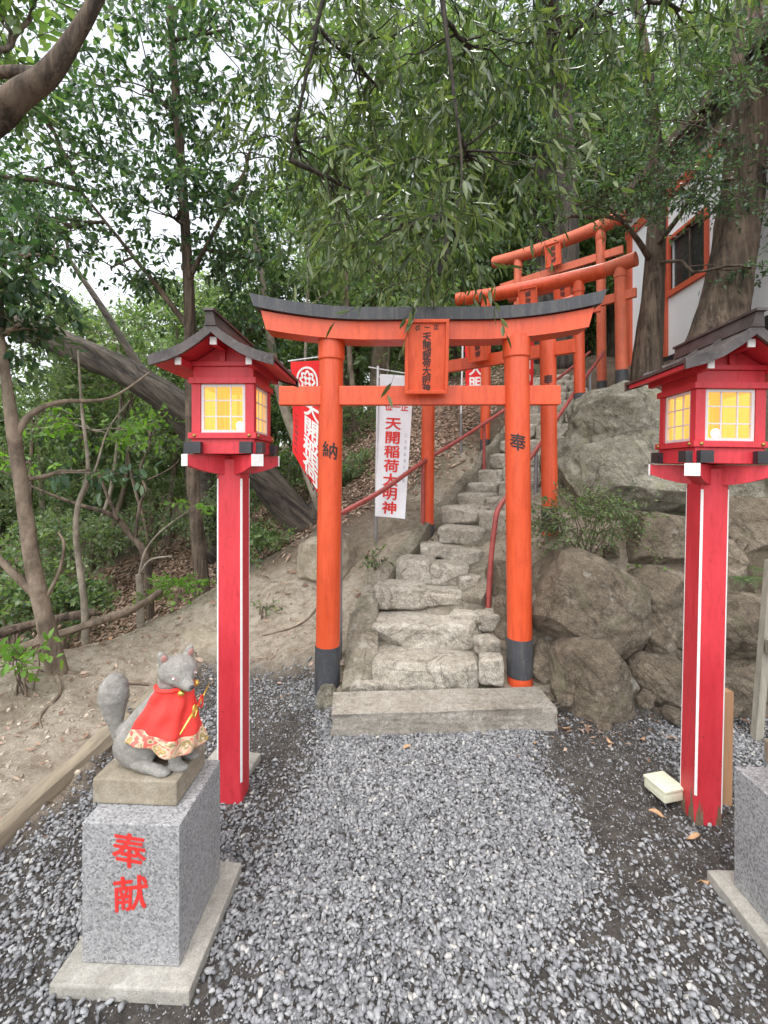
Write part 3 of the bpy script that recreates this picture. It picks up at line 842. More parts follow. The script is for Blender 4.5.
    # windows: frame with three by three lights
    for k in range(4):
        T = Matrix.Rotation(R(90 * k), 4, 'Z')
        mb = MB(); ww = .0985; y = -b + .006
        za, zb = 1.7175, 1.9335
        for x0, x1, z0, z_1 in ((-ww, ww, zb - .012, zb), (-ww, ww, za, za + .012), (-ww, -ww + .012, za + .0122, zb - .0122), (ww - .012, ww, za + .0122, zb - .0122)):
            mb.box(x0, x1, y, y + .012, z0, z_1, T)
        for i in (1, 2):
            x = -ww + 2 * ww * i / 3
            mb.box(x - .0028, x + .0028, y + .002, y + .009, za + .0122, zb - .0122, T)
            z = za + (zb - za) * i / 3
            mb.box(-ww + .0122, ww - .0122, y + .003, y + .008, z - .0028, z + .0028, T)
        wf = mb.build('window', M['lattice'], t)
        mb = MB(); mb.box(-ww + .006, ww - .006, y + .0125, y + .0145, za + .006, zb - .006, T)
        mb.build('pane', M['pane'], wf)
        # brass studs on the lower rail
        for sx in (-1, 1):
            mb = MB(); mb.ball(T @ Vector((sx * (b - .018), -b - .0125, 1.703)), (.008, .008, .008), 2)
            mb.build('stud', M['brass'], wf, smooth='all')
    mb = MB(); mb.ball(Vector((.03, 0, 1.76)), (.017, .017, .021), 3)
    mb.build('bulb', M['bulb'], t, smooth='all')
    # inner cross lattice (the far windows and the inner frame seen through the panes)
    mb = MB()
    for i in (-1, 0, 1):
        mb.box(-.075 + .02, -.075 + .032, i * .055 - .006, i * .055 + .006, 1.717, 1.934)
        mb.box(i * .055 - .006, i * .055 + .006, .06, .072, 1.718, 1.933)
    mb.build('inner_lattice', M['timber'], t)
    # wall above the windows
    mb = MB()
    mb.box(-b + .004, b - .004, -b + .004, b - .004, 1.9625, 2.012, bev=.002)
    mb.box(-b - .006, b + .006, -b - .006, b + .006, 2.0125, 2.034, bev=.002)
    mb.build('upper_wall', M['red'], t)
    # roof
    prof = [(0, 2.150), (.05, 2.108), (.12, 2.062), (.185, 2.034), (.262, 2.012)]
    y0, y1 = -.262, .225
    for s in (-1, 1):
        for nm_, mt, dz0, dz1, in_, yy0, yy1 in (('roof_sheet', 'roof', .0, .014, 0, y0, y1), ('soffit', 'red', -.018, -.0005, .012, y0 + .015, y1 - .015)):
            mb = MB(); vs = []
            pr = prof if in_ == 0 else [(x * .965, z) for x, z in prof]
            for x, z in pr:
                for y in (yy0, yy1): vs += [(s * x, y, z + dz0), (s * x, y, z + dz1)]
            fs = []
            for i in range(len(pr) - 1):
                a0 = i * 4; b0 = a0 + 4
                fs += [(a0, b0, b0 + 2, a0 + 2), (a0 + 1, a0 + 3, b0 + 3, b0 + 1), (a0, a0 + 1, b0 + 1, b0), (a0 + 2, b0 + 2, b0 + 3, a0 + 3)]
            e = (len(pr) - 1) * 4
            fs += [(0, 2, 3, 1), (e, e + 1, e + 3, e + 2)]
            r_ = mb.add(vs, fs).build(nm_, M[mt], t)
            if nm_ == 'roof_sheet':
                # raised standing seams and the front edge board
                for j, yy in enumerate((-.10, .06)):
                    mb = MB()
                    for i in range(len(prof) - 1):
                        (xa, za), (xb, zb) = prof[i], prof[i + 1]
                        if i == 0: xa, za = .02, 2.133
                        mb.hexa([(s * xa, yy - .009, za + .0145), (s * xb, yy - .009, zb + .0145), (s * xb, yy + .009, zb + .0145), (s * xa, yy + .009, za + .0145),
                                 (s * xa, yy - .007, za + .026), (s * xb, yy - .007, zb + .026), (s * xb, yy + .007, zb + .026), (s * xa, yy + .007, za + .026)])
                    mb.build('roof_seam', M['roof'], r_)
        for yy, dy in ((y0 - .014, .0135), (y1 + .0005, .0135)):
            mb = MB(); vs = []
            for x, z in prof:
                for y in (yy, yy + dy): vs += [(s * x, y, z - .026), (s * x, y, z + .018)]
            fs = []
            for i in range(len(prof) - 1):
                a0 = i * 4; b0 = a0 + 4
                fs += [(a0, b0, b0 + 2, a0 + 2), (a0 + 1, a0 + 3, b0 + 3, b0 + 1), (a0, a0 + 1, b0 + 1, b0), (a0 + 2, b0 + 2, b0 + 3, a0 + 3)]
            e = (len(prof) - 1) * 4
            fs += [(0, 2, 3, 1), (e, e + 1, e + 3, e + 2)]
            mb.add(vs, fs).build('verge_board', M['roof'], t)
    mb = MB()
    mb.hexa([(-.024, y0 - .02, 2.150), (.024, y0 - .02, 2.150), (.024, y1 + .02, 2.150), (-.024, y1 + .02, 2.150), (-.014, y0 - .028, 2.205), (.014, y0 - .028, 2.205), (.014, y1 + .025, 2.205), (-.014, y1 + .025, 2.205)])
    mb.box(-.021, .021, y0 - .04, y1 + .035, 2.2055, 2.216)
    mb.build('ridge_cap', M['roof'], t)
    # gable infill and purlins
    for yy in (-b + .01, b - .03):
        mb = MB()
        mb.add([(-.13, yy, 2.0345), (.13, yy, 2.0345), (.10, yy, 2.052), (.045, yy, 2.088), (0, yy, 2.125), (-.045, yy, 2.088), (-.10, yy, 2.052),
                (-.13, yy + .02, 2.0345), (.13, yy + .02, 2.0345), (.10, yy + .02, 2.052), (.045, yy + .02, 2.088), (0, yy + .02, 2.125), (-.045, yy + .02, 2.088), (-.10, yy + .02, 2.052)],
               [(0, 1, 2, 3, 4, 5, 6), (13, 12, 11, 10, 9, 8, 7)] + [(i, i + 7, (i + 1) % 7 + 7, (i + 1) % 7) for i in range(7)])
        s2 = -.012 if yy < 0 else .022
        mb.box(-.011, .011, yy + s2 - .001, yy + s2 + .010, 2.0345, 2.10)
        mb.build('gable', M['red'], t)
    for x, z, hw in ((0, 2.098, .0145), (-.150, 2.0135, .0125), (.150, 2.0135, .0125)):
        mb = MB()
        mb.box(x - hw, x + hw, y0 + .02, y1 - .02, z - .0185, z + .0135)
        pu = mb.build('purlin', M['red'], t)
        mb = MB(); mb.box(x - hw, x + hw, y0 + .013, y0 + .0195, z - .0185, z + .0135)
        mb.build('purlin_end', M['lattice'], pu)
    return t
lan = make_lantern('red lantern with lit windows standing behind the fox pedestal, its post clean at the foot', (-.745, 2.135, 0), R(0))
lan2 = copy_tree(lan)
lan2.location = (1.392, 2.04, -.045); lan2.rotation_euler = (0, R(1.2), R(-3))
lan2['label'] = 'red lantern whose post has a rotten foot, braced by a timber stake beside the boulders'
# rot at the foot of that post: jagged bare patches, one on each seen face
def rot_patch(T, w0, w1, zt, seed, mt):
    rr = random.Random(seed); n = 14; top = []
    for i in range(n + 1):
        f = i / n
        top.append((w0 + (w1 - w0) * f, .04 + zt * (math.sin(math.pi * f) ** .6) * rr.uniform(.35, 1.0)))
    vs = []
    for x, z in top: vs += [T @ Vector((x, -.0583, .0)), T @ Vector((x, -.0583, z)), T @ Vector((x, -.0600, .0)), T @ Vector((x, -.0596, z - .002))]
    fs = []
    for i in range(n):
        a = i * 4; c = a + 4
        fs += [(a + 2, c + 2, c + 3, a + 3), (a + 1, a + 3, c + 3, c + 1)]
    MB().add(vs, fs).build('rotten_patch', M[mt], lan2)
M['rotwood'] = simple('rotten_wood', (0.20, 0.13, 0.08), 0.9, 0.5, 40, 0.9, stretch=(3, 3, .4), dirt=(0.03, 0.022, 0.018))
rot_patch(Matrix(), -.056, -.02, .13, 1, 'rotwood')
rot_patch(Matrix(), .03, .056, .12, 2, 'rotwood')
rot_patch(Matrix.Rotation(R(-90), 4, 'Z'), -.056, -.005, .11, 3, 'rotwood')
rot_patch(Matrix.Rotation(R(-90), 4, 'Z'), .01, .056, .16, 4, 'rotwood')

# ------------------------------------------------------------------ pedestals
def make_pedestal(label, loc, rz):
    t = thing('stone_pedestal', label, 'pedestal', loc, 'granite pedestals before the gate', rz)
    mb = MB(); mb.box(-.21, .21, -.215, .215, -.03, .042, bev=.006)
    mb.build('base_slab', M['concrete'], t)
    mb = MB(); mb.box(-.153, .150, -.155, .155, .0425, .472, bev=.004)
    blk = mb.build('granite_block', M['granite'], t)
    mb = MB()
    write(mb, [('奉', -.004, .392, .112), ('献', 0, .262, .112)], lambda u, v: Vector((u, -.1562, v)), .018, None, .2)
    mb.build('carved_lettering', M['redink'], blk)
    return t
PX, PY = -.785, 1.515
ped = make_pedestal('grey granite pedestal with red characters carrying the whole fox statue', (PX, PY, 0), R(-1.5))
ped2 = copy_tree(ped)
ped2.location = (1.405, 1.50, 0); ped2.rotation_euler.z = R(0)
ped2['label'] = 'grey granite pedestal cut by the frame edge, in front of the braced lantern post'

# ------------------------------------------------------------------ fox statue (looks along +x in its own space)
def cone_between(mb, a, b, ra, rb, n=20, segs=8):
    a, b = Vector(a), Vector(b)
    mb.tube([a.lerp(b, i / segs) for i in range(segs + 1)], [ra + (rb - ra) * i / segs for i in range(segs + 1)], n)
    mb.ball(a, ra * .995, 3); mb.ball(b, rb * .995, 3)
def make_fox(label, loc, rz):
    t = thing('fox_statue', label, 'fox statue', loc, 'stone foxes on the pedestals', rz)
    mb = MB()
    cone_between(mb, (-.045, 0, .085), (.005, 0, .16), .070, .062)      # rump to back
    cone_between(mb, (.005, 0, .16), (.045, 0, .235), .062, .045)       # chest to neck
    cone_between(mb, (.045, 0, .235), (.060, 0, .295), .043, .040)
    for s in (-1, 1):
        mb.ball(Vector((-.035, s * .045, .070)), (.068, .036, .066), 4)  # haunch
        cone_between(mb, (-.015, s * .062, .03), (.055, s * .064, .018), .020, .017)  # hind foot
        mb.ball(Vector((.062, s * .064, .015)), (.026, .020, .015), 3)
        cone_between(mb, (.045, s * .030, .19), (.080, s * .032, .09), .030, .022)
        cone_between(mb, (.080, s * .032, .09), (.084, s * .032, .02), .021, .018)
        mb.ball(Vector((.097, s * .032, .014)), (.028, .020, .015), 3)
    # tail: narrow root, full bulb, blunt tip
    tp = [(-.09, 0, .03), (-.118, 0, .065), (-.130, 0, .11), (-.135, 0, .16), (-.137, 0, .205), (-.134, 0, .245), (-.126, 0, .275), (-.118, 0, .292)]
    rd = [.022, .017, .020, .033, .044, .043, .030, .010]
    q = [];q2 = []
    for i in range(len(tp) - 1):
        for k in range(5):
            f = k / 5; q.append(Vector(tp[i]).lerp(Vector(tp[i + 1]), f)); q2.append(rd[i] * (1 - f) + rd[i + 1] * f)
    mb.tube(q, q2, 22); mb.ball(Vector((-.093, 0, .03)), .026, 3)
    # head turned towards the path
    HR = Matrix.Translation((.072, 0, .318)) @ Matrix.Rotation(R(-34), 4, 'Z') @ Matrix.Rotation(R(8), 4, 'Y')
    def hp(x, y, z): return HR @ Vector((x, y, z))
    e = (HR.to_euler())
    mb.ball(hp(0, 0, .004), (.053, .056, .047), 4, e)
    mb.ball(hp(.018, 0, -.006), (.045, .040, .036), 4, e)
    for i in range(9):
        f = i / 8
        mb.ball(hp(.035 + .036 * f, 0, -.014 - .006 * f), (.022, .029 - .011 * f, .025 - .008 * f), 3, e)
    for s in (-1, 1):
        mb.ball(hp(.022, s * .026, -.010), (.026, .020, .018), 3, e)       # cheeks
        mb.ball(hp(.030, s * .018, .016), (.018, .014, .008), 3, e)       # brow
        for i in range(10):
            f = i / 9
            mb.ball(hp(-.010 - .008 * f, s * (.033 + .012 * f), .030 + .034 * f), (.012 - .003 * f, .020 * (1 - f * .75) ** .6 + .002, .010), 2, e)
    bm_o = mb.build('fox_body', M['foxstone'], t)
    md = bm_o.modifiers.new('remesh', 'REMESH'); md.mode = 'VOXEL'; md.voxel_size = .0034; md.adaptivity = 0
    ms = bm_o.modifiers.new('smooth', 'SMOOTH'); ms.factor = .6; ms.iterations = 7
    dg = bpy.context.evaluated_depsgraph_get()
    me = bpy.data.meshes.new_from_object(bm_o.evaluated_get(dg))
    bm_o.modifiers.clear(); bm_o.data = me; me.name = 'fox_body'
    me.shade_smooth()
    # hewn surface
    for v in me.vertices:
        p = v.co; v.co = p + v.normal * (noise.noise(p * 45) * .0018 + noise.noise(p * 120) * .0008)
    # plinth of the statue
    mb = MB(); mb.box(-.150, .128, -.100, .105, -.075, .004, bev=.005)
    mb.build('plinth', M['sandstone'], t)
    # face
    for s in (-1, 1):
        mb = MB(); mb.ball(hp(.0405, s * .0300, .0035), (.0105, .0045, .0050), 2, (HR @ Matrix.Rotation(s * R(38), 4, 'Z')).to_euler())
        ey = mb.build('eye', M['white'], t, smooth='all')
        mb = MB(); mb.ball(hp(.0440, s * .0325, .0030), (.0042, .0035, .0040), 2, (HR @ Matrix.Rotation(s * R(38), 4, 'Z')).to_euler())
        mb.build('pupil', M['ink'], ey, smooth='all')
        mb = MB(); mb.tube([hp(.056, s * .0245, -.001), hp(.048, s * .0315, .0075), hp(.034, s * .040, .014), hp(.018, s * .0455, .026)], [.0006, .0011, .0010, .0006], 6)
        mb.build('red_brow', M['dusk'], ey)
        mb = MB(); mb.ball(hp(-.0045, s * .0405, .050), (.0042, .0095, .0155), 3, (HR @ Matrix.Rotation(-s * R(14), 4, 'X')).to_euler())
        mb.build('inner_ear', M['dusk'], t, smooth='all')
    mb = MB(); mb.ball(hp(.0905, 0, -.015), (.006, .009, .006), 2)
    mb.build('nose', M['cap'], t, smooth='all')
    # bib: a flaring collar cloth with folds, and its brocade hem
    def cloth(v, a):
        """v 0 neck .. 1 hem ; a angle from the front"""
        front = math.cos(a / 2) ** 2
        c = Vector((.060 - .030 * v, 0, .272 - (.150 + .055 * front) * v ** .95))
        rx = .048 + .062 * v ** .9; ry = .050 + .046 * v ** .9
        fold = .011 * v * math.sin(a * 5 + 1.3 * math.sin(v * 3)) + .007 * v ** .5 * math.sin(a * 9 + v * 5) + .004 * math.sin(v * 14 + a * 3) * (1 - v)
        return c + Vector((math.cos(a) * (rx + fold), math.sin(a) * (ry + fold), .006 * math.sin(a * 3) * v))
    def sheet(v0, v1, nv, na=72, amax=R(128), out=0.0):
        mb = MB(); vs = []
        for lay in (0, .0022):
            for i in range(nv + 1):
                for j in range(na + 1):
                    a = -amax + 2 * amax * j / na
                    v = v0 + (v1 - v0) * i / nv
                    p = cloth(v, a)
                    d = Vector((math.cos(a), math.sin(a), .3)).normalized()
                    vs.append(p + d * (lay + out))
        w = na + 1; off = (nv + 1) * w; fs = []
        for i in range(nv):
            for j in range(na):
                a0 = i * w + j
                fs.append((a0, a0 + 1, a0 + w + 1, a0 + w)); fs.append((a0 + off, a0 + w + off, a0 + w + 1 + off, a0 + 1 + off))
        for j in range(na):
            fs.append((j, j + off, j + 1 + off, j + 1)); a0 = nv * w + j; fs.append((a0, a0 + 1, a0 + 1 + off, a0 + off))
        for i in range(nv):
            a0 = i * w; fs.append((a0, a0 + w, a0 + w + off, a0 + off)); a0 = i * w + na; fs.append((a0, a0 + off, a0 + w + off, a0 + w))
        return mb.add(vs, fs)
    bib = sheet(0, .74, 24).build('bib', M['bib'], t, smooth='all')
    sheet(.735, 1.0, 10, out=.0004).build('bib_hem', M['brocade'], bib, smooth='all')
    mb = MB()
    mb.tube([cloth(.02, R(-150 + 300 * i / 30)) + Vector((0, 0, .004)) for i in range(31)], .007, 8)
    mb.build('neck_band', M['bib'], bib, smooth='all')
    for a in (-38, 32):
        mb = MB(); mb.ball(cloth(.05, R(a)) + Vector((math.cos(R(a)), math.sin(R(a)), .2)) * .010, .0105, 3)
        mb.build('bell', M['gold'], bib, smooth='all')
    k = cloth(.32, R(-8)) + Vector((.012, 0, 0))
    mb = MB()
    mb.tube([k + Vector((.002, -.085, -.040)), k + Vector((.004, -.03, -.012)), k + Vector((.006, .03, .014)), k + Vector((.004, .080, .042))], [.0022, .004, .004, .002], 8)
    cord = mb.build('paper_cord', M['gold'], bib, smooth='all')
    for s in (-1, 1):
        mb = MB(); pts = [k + Vector((.010, s * (.004 + .024 * math.sin(math.pi * i / 14)), .006 + s * .006 + .020 * math.sin(2 * math.pi * i / 14))) for i in range(15)]
        mb.tube(pts, .0028, 6); mb.build('cord_loop', M['gold'] if s < 0 else M['bib'], cord, smooth='all')
    TR = Matrix.Rotation(R(-6), 4, 'Z') @ Matrix.Diagonal((1.16, 1.02, 1.0, 1))
    def bake(o):
        if o.data and o.name.split('.')[0] != 'plinth': o.data.transform(TR)
        for ch in o.children: bake(ch)
    for ch in t.children: bake(ch)
    return t
fox = make_fox('whole grey stone fox with a red bib and gold bells, sitting on the lettered pedestal', (PX - .022, PY + .02, .549), R(-2))
fox2 = copy_tree(fox)
fox2.location = (1.43, 1.52, .549); fox2.rotation_euler.z = R(-112)
fox2['label'] = 'stone fox statue of which only the buff plinth corner shows at the frame edge'

# ------------------------------------------------------------------ steps
mb = MB()
bm = bmesh.new(); bmesh.ops.create_cube(bm, size=1)
bmesh.ops.subdivide_edges(bm, edges=bm.edges, cuts=5, use_grid_fill=True)
for _ in range(2): bmesh.ops.subdivide_edges(bm, edges=bm.edges, cuts=1, use_grid_fill=True)
u = Vector((1.33, .10, 0)); c0 = Vector((.317, 2.775, .058)); L = 1.335
ux = u.normalized(); uy = Vector((-ux.y, ux.x, 0))
for v in bm.verts:
    p = v.co
    q = Vector((p.x * L, p.y * .26, p.z * .155))
    k = Vector((q.x * 5, q.y * 5, q.z * 5))
    n_ = noise.noise(k * .8) * .014 + noise.noise(k * 3) * .010 + noise.noise(k * 9) * .006
    if p.z > .45: n_ *= .3
    q += v.normal * n_
    v.co = c0 + ux * q.x + uy * q.y + Vector((0, 0, q.z + .006 * noise.noise(k * .5)))
mb.bm(bm); bm.free()
o = mb.build('kerb_slab', M['slab'], smooth=True)
tag(o, 'long dressed stone slab lying on the gravel as the first low step', 'stone slab')

st_o = Vector((.25, 3.0, 0))
stair = thing('stone_staircase', 'uneven staircase of rough stones set in mortar climbing through the gates', 'stairs', st_o)
stones = []   # (centre x, y, ztop, half w, half d, half h, rotz)
def stp(px0, px1, ytop, ybot, Y, depth, seed, rz=0):
    a = P((px0 + px1) / 2, ytop, Y); b2 = P((px0 + px1) / 2, ybot, Y)
    hw = (px1 - px0) / 2 / FPX * Y
    h = max(.05, (a.z - b2.z) / 2 + .02)
    stones.append((a.x, Y + depth / 2, a.z, hw, depth / 2, h, rz, seed))
stp(374, 479, 663, 690, 2.97, .40, 1)
stp(372, 478, 622, 648, 3.28, .34, 2)
stp(374, 427, 585, 606, 3.55, .32, 3)
stp(421, 463, 590, 606, 3.55, .28, 4)
stp(398, 437, 558, 584, 3.80, .30, 5, R(-8)); stp(434, 472, 564, 584, 3.72, .30, 6, R(-10))
stp(422, 444, 543, 553, 4.02, .2, 7); stp(440, 470, 547, 560, 4.0, .26, 8, R(-15)); stp(464, 486, 550, 562, 3.9, .22, 9)
stp(443, 490, 526, 541, 4.22, .34, 10, R(-18))
stp(462, 486, 504, 519, 4.5, .32, 11, R(-20)); stp(484, 506, 512, 524, 4.3, .28, 12)
stp(440, 455, 533, 541, 4.25, .12, 13)
stp(452, 480, 612, 625, 3.4, .2, 14); stp(460, 484, 575, 592, 3.65, .25, 15)
stp(478, 502, 612, 628, 3.38, .22, 16); stp(480, 500, 640, 655, 3.15, .16, 17, R(20)); stp(482, 506, 658, 682, 2.98, .14, 18, R(-12))
stp(384, 400, 683, 692, 2.93, .05, 19); stp(400, 420, 684, 692, 2.93, .05, 20); stp(422, 446, 682, 690, 2.94, .05, 22); stp(350, 378, 683, 694, 2.92, .07, 21)
path = [(.85, 4.42, 1.16), (1.12, 4.72, 1.30), (1.45, 5.2, 1.60), (1.8, 5.65, 1.95), (2.2, 6.05, 2.33), (2.5, 6.7, 2.75), (2.75, 7.5, 3.15)]
cum = [0]
for a, b2 in zip(path, path[1:]): cum.append(cum[-1] + math.hypot(b2[0] - a[0], b2[1] - a[1]))
def onpath(s):
    for i in range(len(cum) - 1):
        if s <= cum[i + 1]:
            f = (s - cum[i]) / (cum[i + 1] - cum[i]); a, b2 = path[i], path[i + 1]
            return Vector([a[k] + (b2[k] - a[k]) * f for k in range(3)]), Vector((b2[0] - a[0], b2[1] - a[1], 0)).normalized()
    a, b2 = path[-2], path[-1]
    return Vector(b2), Vector((b2[0] - a[0], b2[1] - a[1], 0)).normalized()
s = 0.1; k = 0; rs = random.Random(3)
while s < cum[-1]:
    p, d = onpath(s); sd = Vector((d.y, -d.x, 0))
    e = [-.42, rs.uniform(-.2, .0), rs.uniform(.1, .25), .42]
    if rs.random() < .4: e = [-.42, rs.uniform(-.1, .15), .42]
    for a, b2 in zip(e, e[1:]):
        q = p + sd * ((a + b2) / 2)
        stones.append((q.x, q.y, q.z + rs.uniform(-.02, .03), (b2 - a) / 2 - .006, .17, .11, math.atan2(-sd.y * -1, sd.x), 40 + k)); k += 1
    s += .29
for (x, y, zt, hw, hd, hh, rz, sd_) in stones:
    mb = MB()
    rock(mb, Vector((x, y + .02, zt - hh - .012)) - st_o, (hw * 1.05, hd * 1.10, hh * .93), sd_, box=.55, rotz=rz, amp=.07, cuts=3, keep=(.84, 1.0), sub=6 if y < 4.2 else 5, flat=.6)
    mb.build('step_stone', M['step'], stair, smooth=True)
# mortar bed under and between the stones, and the curved kerb on the uphill side
ml = [(.24, 2.93, .06, .42), (.24, 3.12, .16, .44), (.22, 3.3, .26, .46), (.24, 3.5, .40, .46), (.32, 3.72, .56, .45), (.48, 3.95, .72, .44), (.66, 4.18, .86, .44), (.86, 4.42, 1.05, .44)] + \
     [(onpath(s_)[0].x, onpath(s_)[0].y, onpath(s_)[0].z - .10, .46) for s_ in np.arange(.25, cum[-1], .25)]
def ribbon(mb, ln, side0, side1, dz, thick, nseg=6, na=10, rough=.02, crown=0.0):
    vs = []; n = 0
    pts = []
    for i in range(len(ln) - 1):
        for q in range(nseg):
            f = q / nseg; a, b2 = ln[i], ln[i + 1]
            pts.append([a[j] + (b2[j] - a[j]) * f for j in range(4)])
    pts.append(list(ln[-1]))
    for i, p in enumerate(pts):
        a, b2 = pts[max(0, i - 1)], pts[min(len(pts) - 1, i + 1)]
        d = Vector((b2[0] - a[0], b2[1] - a[1], 0)).normalized(); sd = Vector((d.y, -d.x, 0))
        row = []
        for k in range(na + 1):
            f = k / na
            q = Vector(p[:3]) + sd * (side0(p[3]) + (side1(p[3]) - side0(p[3])) * f)
            q.z += dz + crown * math.sin(math.pi * f) + rough * noise.noise(q * 4) + .4 * rough * noise.noise(q * 14)
            row.append(q)
        row.append(row[-1] - Vector((0, 0, thick))); row.append(row[0] - Vector((0, 0, thick)))
        vs += row; n += 1
    w = na + 3; fs = []
    for i in range(n - 1):
        for k in range(w):
            a = i * w + k; b2 = i * w + (k + 1) % w
            fs.append((a, b2, b2 + w, a + w))
    fs.append(tuple(range(w - 1, -1, -1))); fs.append(tuple(range((n - 1) * w, n * w)))
    mb.add([v - st_o for v in vs], fs)
mb = MB(); ribbon(mb, ml, lambda h: -h, lambda h: h, -.030, .3, rough=.03)
mb.build('mortar_bed', M['mortar'], stair, smooth=True)
kl = [(-.22, 2.97, .10, 0), (-.215, 3.1, .19, 0), (-.22, 3.3, .32, 0), (-.21, 3.55, .48, 0), (-.13, 3.78, .62, 0), (.02, 4.0, .77, 0), (.20, 4.25, .92, 0), (.40, 4.55, 1.10, 0), (.66, 4.85, 1.30, 0), (.95, 5.25, 1.58, 0), (1.3, 5.7, 1.9, 0), (1.7, 6.2, 2.25, 0), (2.0, 6.8, 2.65, 0)]
kw = [.10, .10, .10, .085, .06, .05, .05, .045, .045, .04, .04, .04, .04]
kl = [(a[0], a[1], a[2] - .02, w_) for a, w_ in zip(kl, kw)]
mb = MB(); ribbon(mb, kl, lambda h: -h, lambda h: h * 1.35, .0, .4, rough=.075, crown=.035, nseg=10, na=10)
mb.build('side_kerb', M['mortar'], stair, smooth=True)

# ------------------------------------------------------------------ boulders
def boulder(label, x0, x1, y0, y1, Y, depth, seed, mt='boulder', box=.12, rz=0, amp=.12, cuts=6, tilt=0, name='boulder'):
    c = P((x0 + x1) / 2, (y0 + y1) / 2, Y)
    rx = (x1 - x0) / 2 / FPX * Y * 1.06; rzz = (y1 - y0) / 2 / FPX * Y * 1.06
    mb = MB()
    rock(mb, Vector((0, depth * .35, 0)), (rx, depth, rzz), seed, box=box, rotz=rz, amp=amp, cuts=cuts, tilt=tilt, sub=6 if rx > .16 else 5, keep=(.68, .92))
    o = mb.build(name, M[mt], smooth=True)
    o.location = c
    tag(o, label, 'boulder', 'boulders banked beside the steps')
    return o
boulder('highest broad grey boulder, under the two trees by the white wall', 564, 676, 388, 482, 4.15, .45, 11, 'boulder2', .05, R(10), .16, 6, R(-28))
boulder('wide sloping boulder directly below the highest one, its edge behind the lantern box', 562, 700, 440, 524, 3.85, .40, 12, 'boulder2', .12, 0, .12, 6, R(-14))
boulder('squared grey block with a flat top above the large rounded boulder', 622, 684, 516, 576, 3.62, .28, 13, 'boulder', .5, R(4), .08, 3)
boulder('large brown rounded boulder with pale spots, right of the black-footed gate pillar', 530, 646, 555, 664, 3.12, .34, 14, 'boulder', .10, 0, .10, 6)
boulder('egg-shaped boulder at the front of the bank on the soil', 560, 640, 640, 726, 2.88, .22, 15, 'boulder', .10, 0, .09, 6)
boulder('tall narrow stone wedged against the gate pillar with the black foot', 512, 560, 596, 664, 3.28, .2, 16, 'boulder', .1, 0, .1, 5, R(20))
boulder('low wedge of stone at the foot of the gate pillar beside the slab', 524, 562, 640, 692, 3.12, .14, 17, 'boulder', .15, 0, .1, 5, R(25))
boulder('mid-sized boulder between the large rounded one and the lantern post', 634, 694, 574, 648, 3.2, .25, 18, 'boulder', .2, 0, .12, 6)
boulder('small dark stone filling the gap above the lowest wide boulder', 645, 674, 626, 664, 3.02, .12, 19, 'boulder', .2)
boulder('lowest wide boulder crossing behind the lantern post', 626, 712, 656, 724, 2.98, .24, 20, 'boulder', .22, 0, .12, 6, R(8))
boulder('boulder behind the lantern post at the height of the wooden stake top', 700, 776, 598, 672, 3.12, .3, 21, 'boulder', .2, 0, .12, 6)
boulder('flat-faced boulder low between lantern post and grey stake', 706, 790, 656, 722, 3.0, .25, 22, 'boulder', .2)
boulder('boulder above the ferns, beside the lantern box', 720, 786, 498, 566, 3.75, .3, 23, 'boulder', .2)
boulder('pale stone to the left of the ferns, just behind the post', 688, 738, 540, 600, 3.5, .25, 24, 'boulder', .2)
boulder('dark boulder hidden under the lantern roof edge', 684, 760, 470, 530, 4.0, .3, 25, 'boulder2', .2)
boulder('rounded stone under the azalea bush', 548, 600, 556, 600, 3.5, .2, 26, 'boulder', .15)
boulder('small stone at the foot of the near red handrail', 488, 522, 566, 612, 3.62, .16, 27, 'boulder', .15)
boulder('upright stone between the handrail foot and the gate pillar', 494, 520, 600, 640, 3.42, .14, 28, 'boulder', .15)
boulder('rough stone on the bank beyond the azalea, beside the upper steps', 548, 580, 440, 500, 4.35, .25, 29, 'boulder2', .1)
boulder('large boulder at the frame edge beyond the ferns', 776, 880, 520, 640, 3.5, .4, 30, 'boulder')
boulder('last boulder low at the frame edge', 790, 900, 630, 730, 3.0, .3, 31, 'boulder')
for i, (px, py, Y, w, h) in enumerate([(560, 648, 3.05, 14, 12), (566, 700, 2.82, 12, 12), (648, 700, 2.80, 16, 14), (640, 640, 3.05, 12, 10), (700, 590, 3.4, 14, 12), (612, 552, 3.5, 16, 12), (640, 546, 3.55, 14, 10), (690, 664, 2.95, 16, 12), (676, 716, 2.75, 22, 12), (728, 600, 3.3, 14, 10), (742, 545, 3.6, 16, 12), (712, 530, 3.8, 18, 14), (736, 712, 2.75, 16, 12), (530, 590, 3.4, 12, 14), (548, 700, 2.86, 10, 9), (606, 728, 2.72, 12, 9), (756, 596, 3.3, 18, 12), (690, 560, 3.6, 16, 14)]):
    boulder('small stone wedged among the boulders of the bank', px - w / 2, px + w / 2, py - h / 2, py + h / 2, Y, .05, 70 + i, 'boulder', .25, i, .14, 6, name='small_stone')['group'] = 'small stones wedged among the boulders'
boulder('mossy cobble at the foot of the left gate pillar', 314, 336, 690, 716, 2.95, .10, 32, 'boulder2', .1)
boulder('lump of stone in the sandy bank behind the left gate pillar', 296, 352, 540, 592, 4.4, .25, 33, 'sandstone', .1)
boulder('flat stone set in the sandy bank beside the red post', 168, 232, 634, 680, 3.6, .2, 34, 'sandstone', .3)

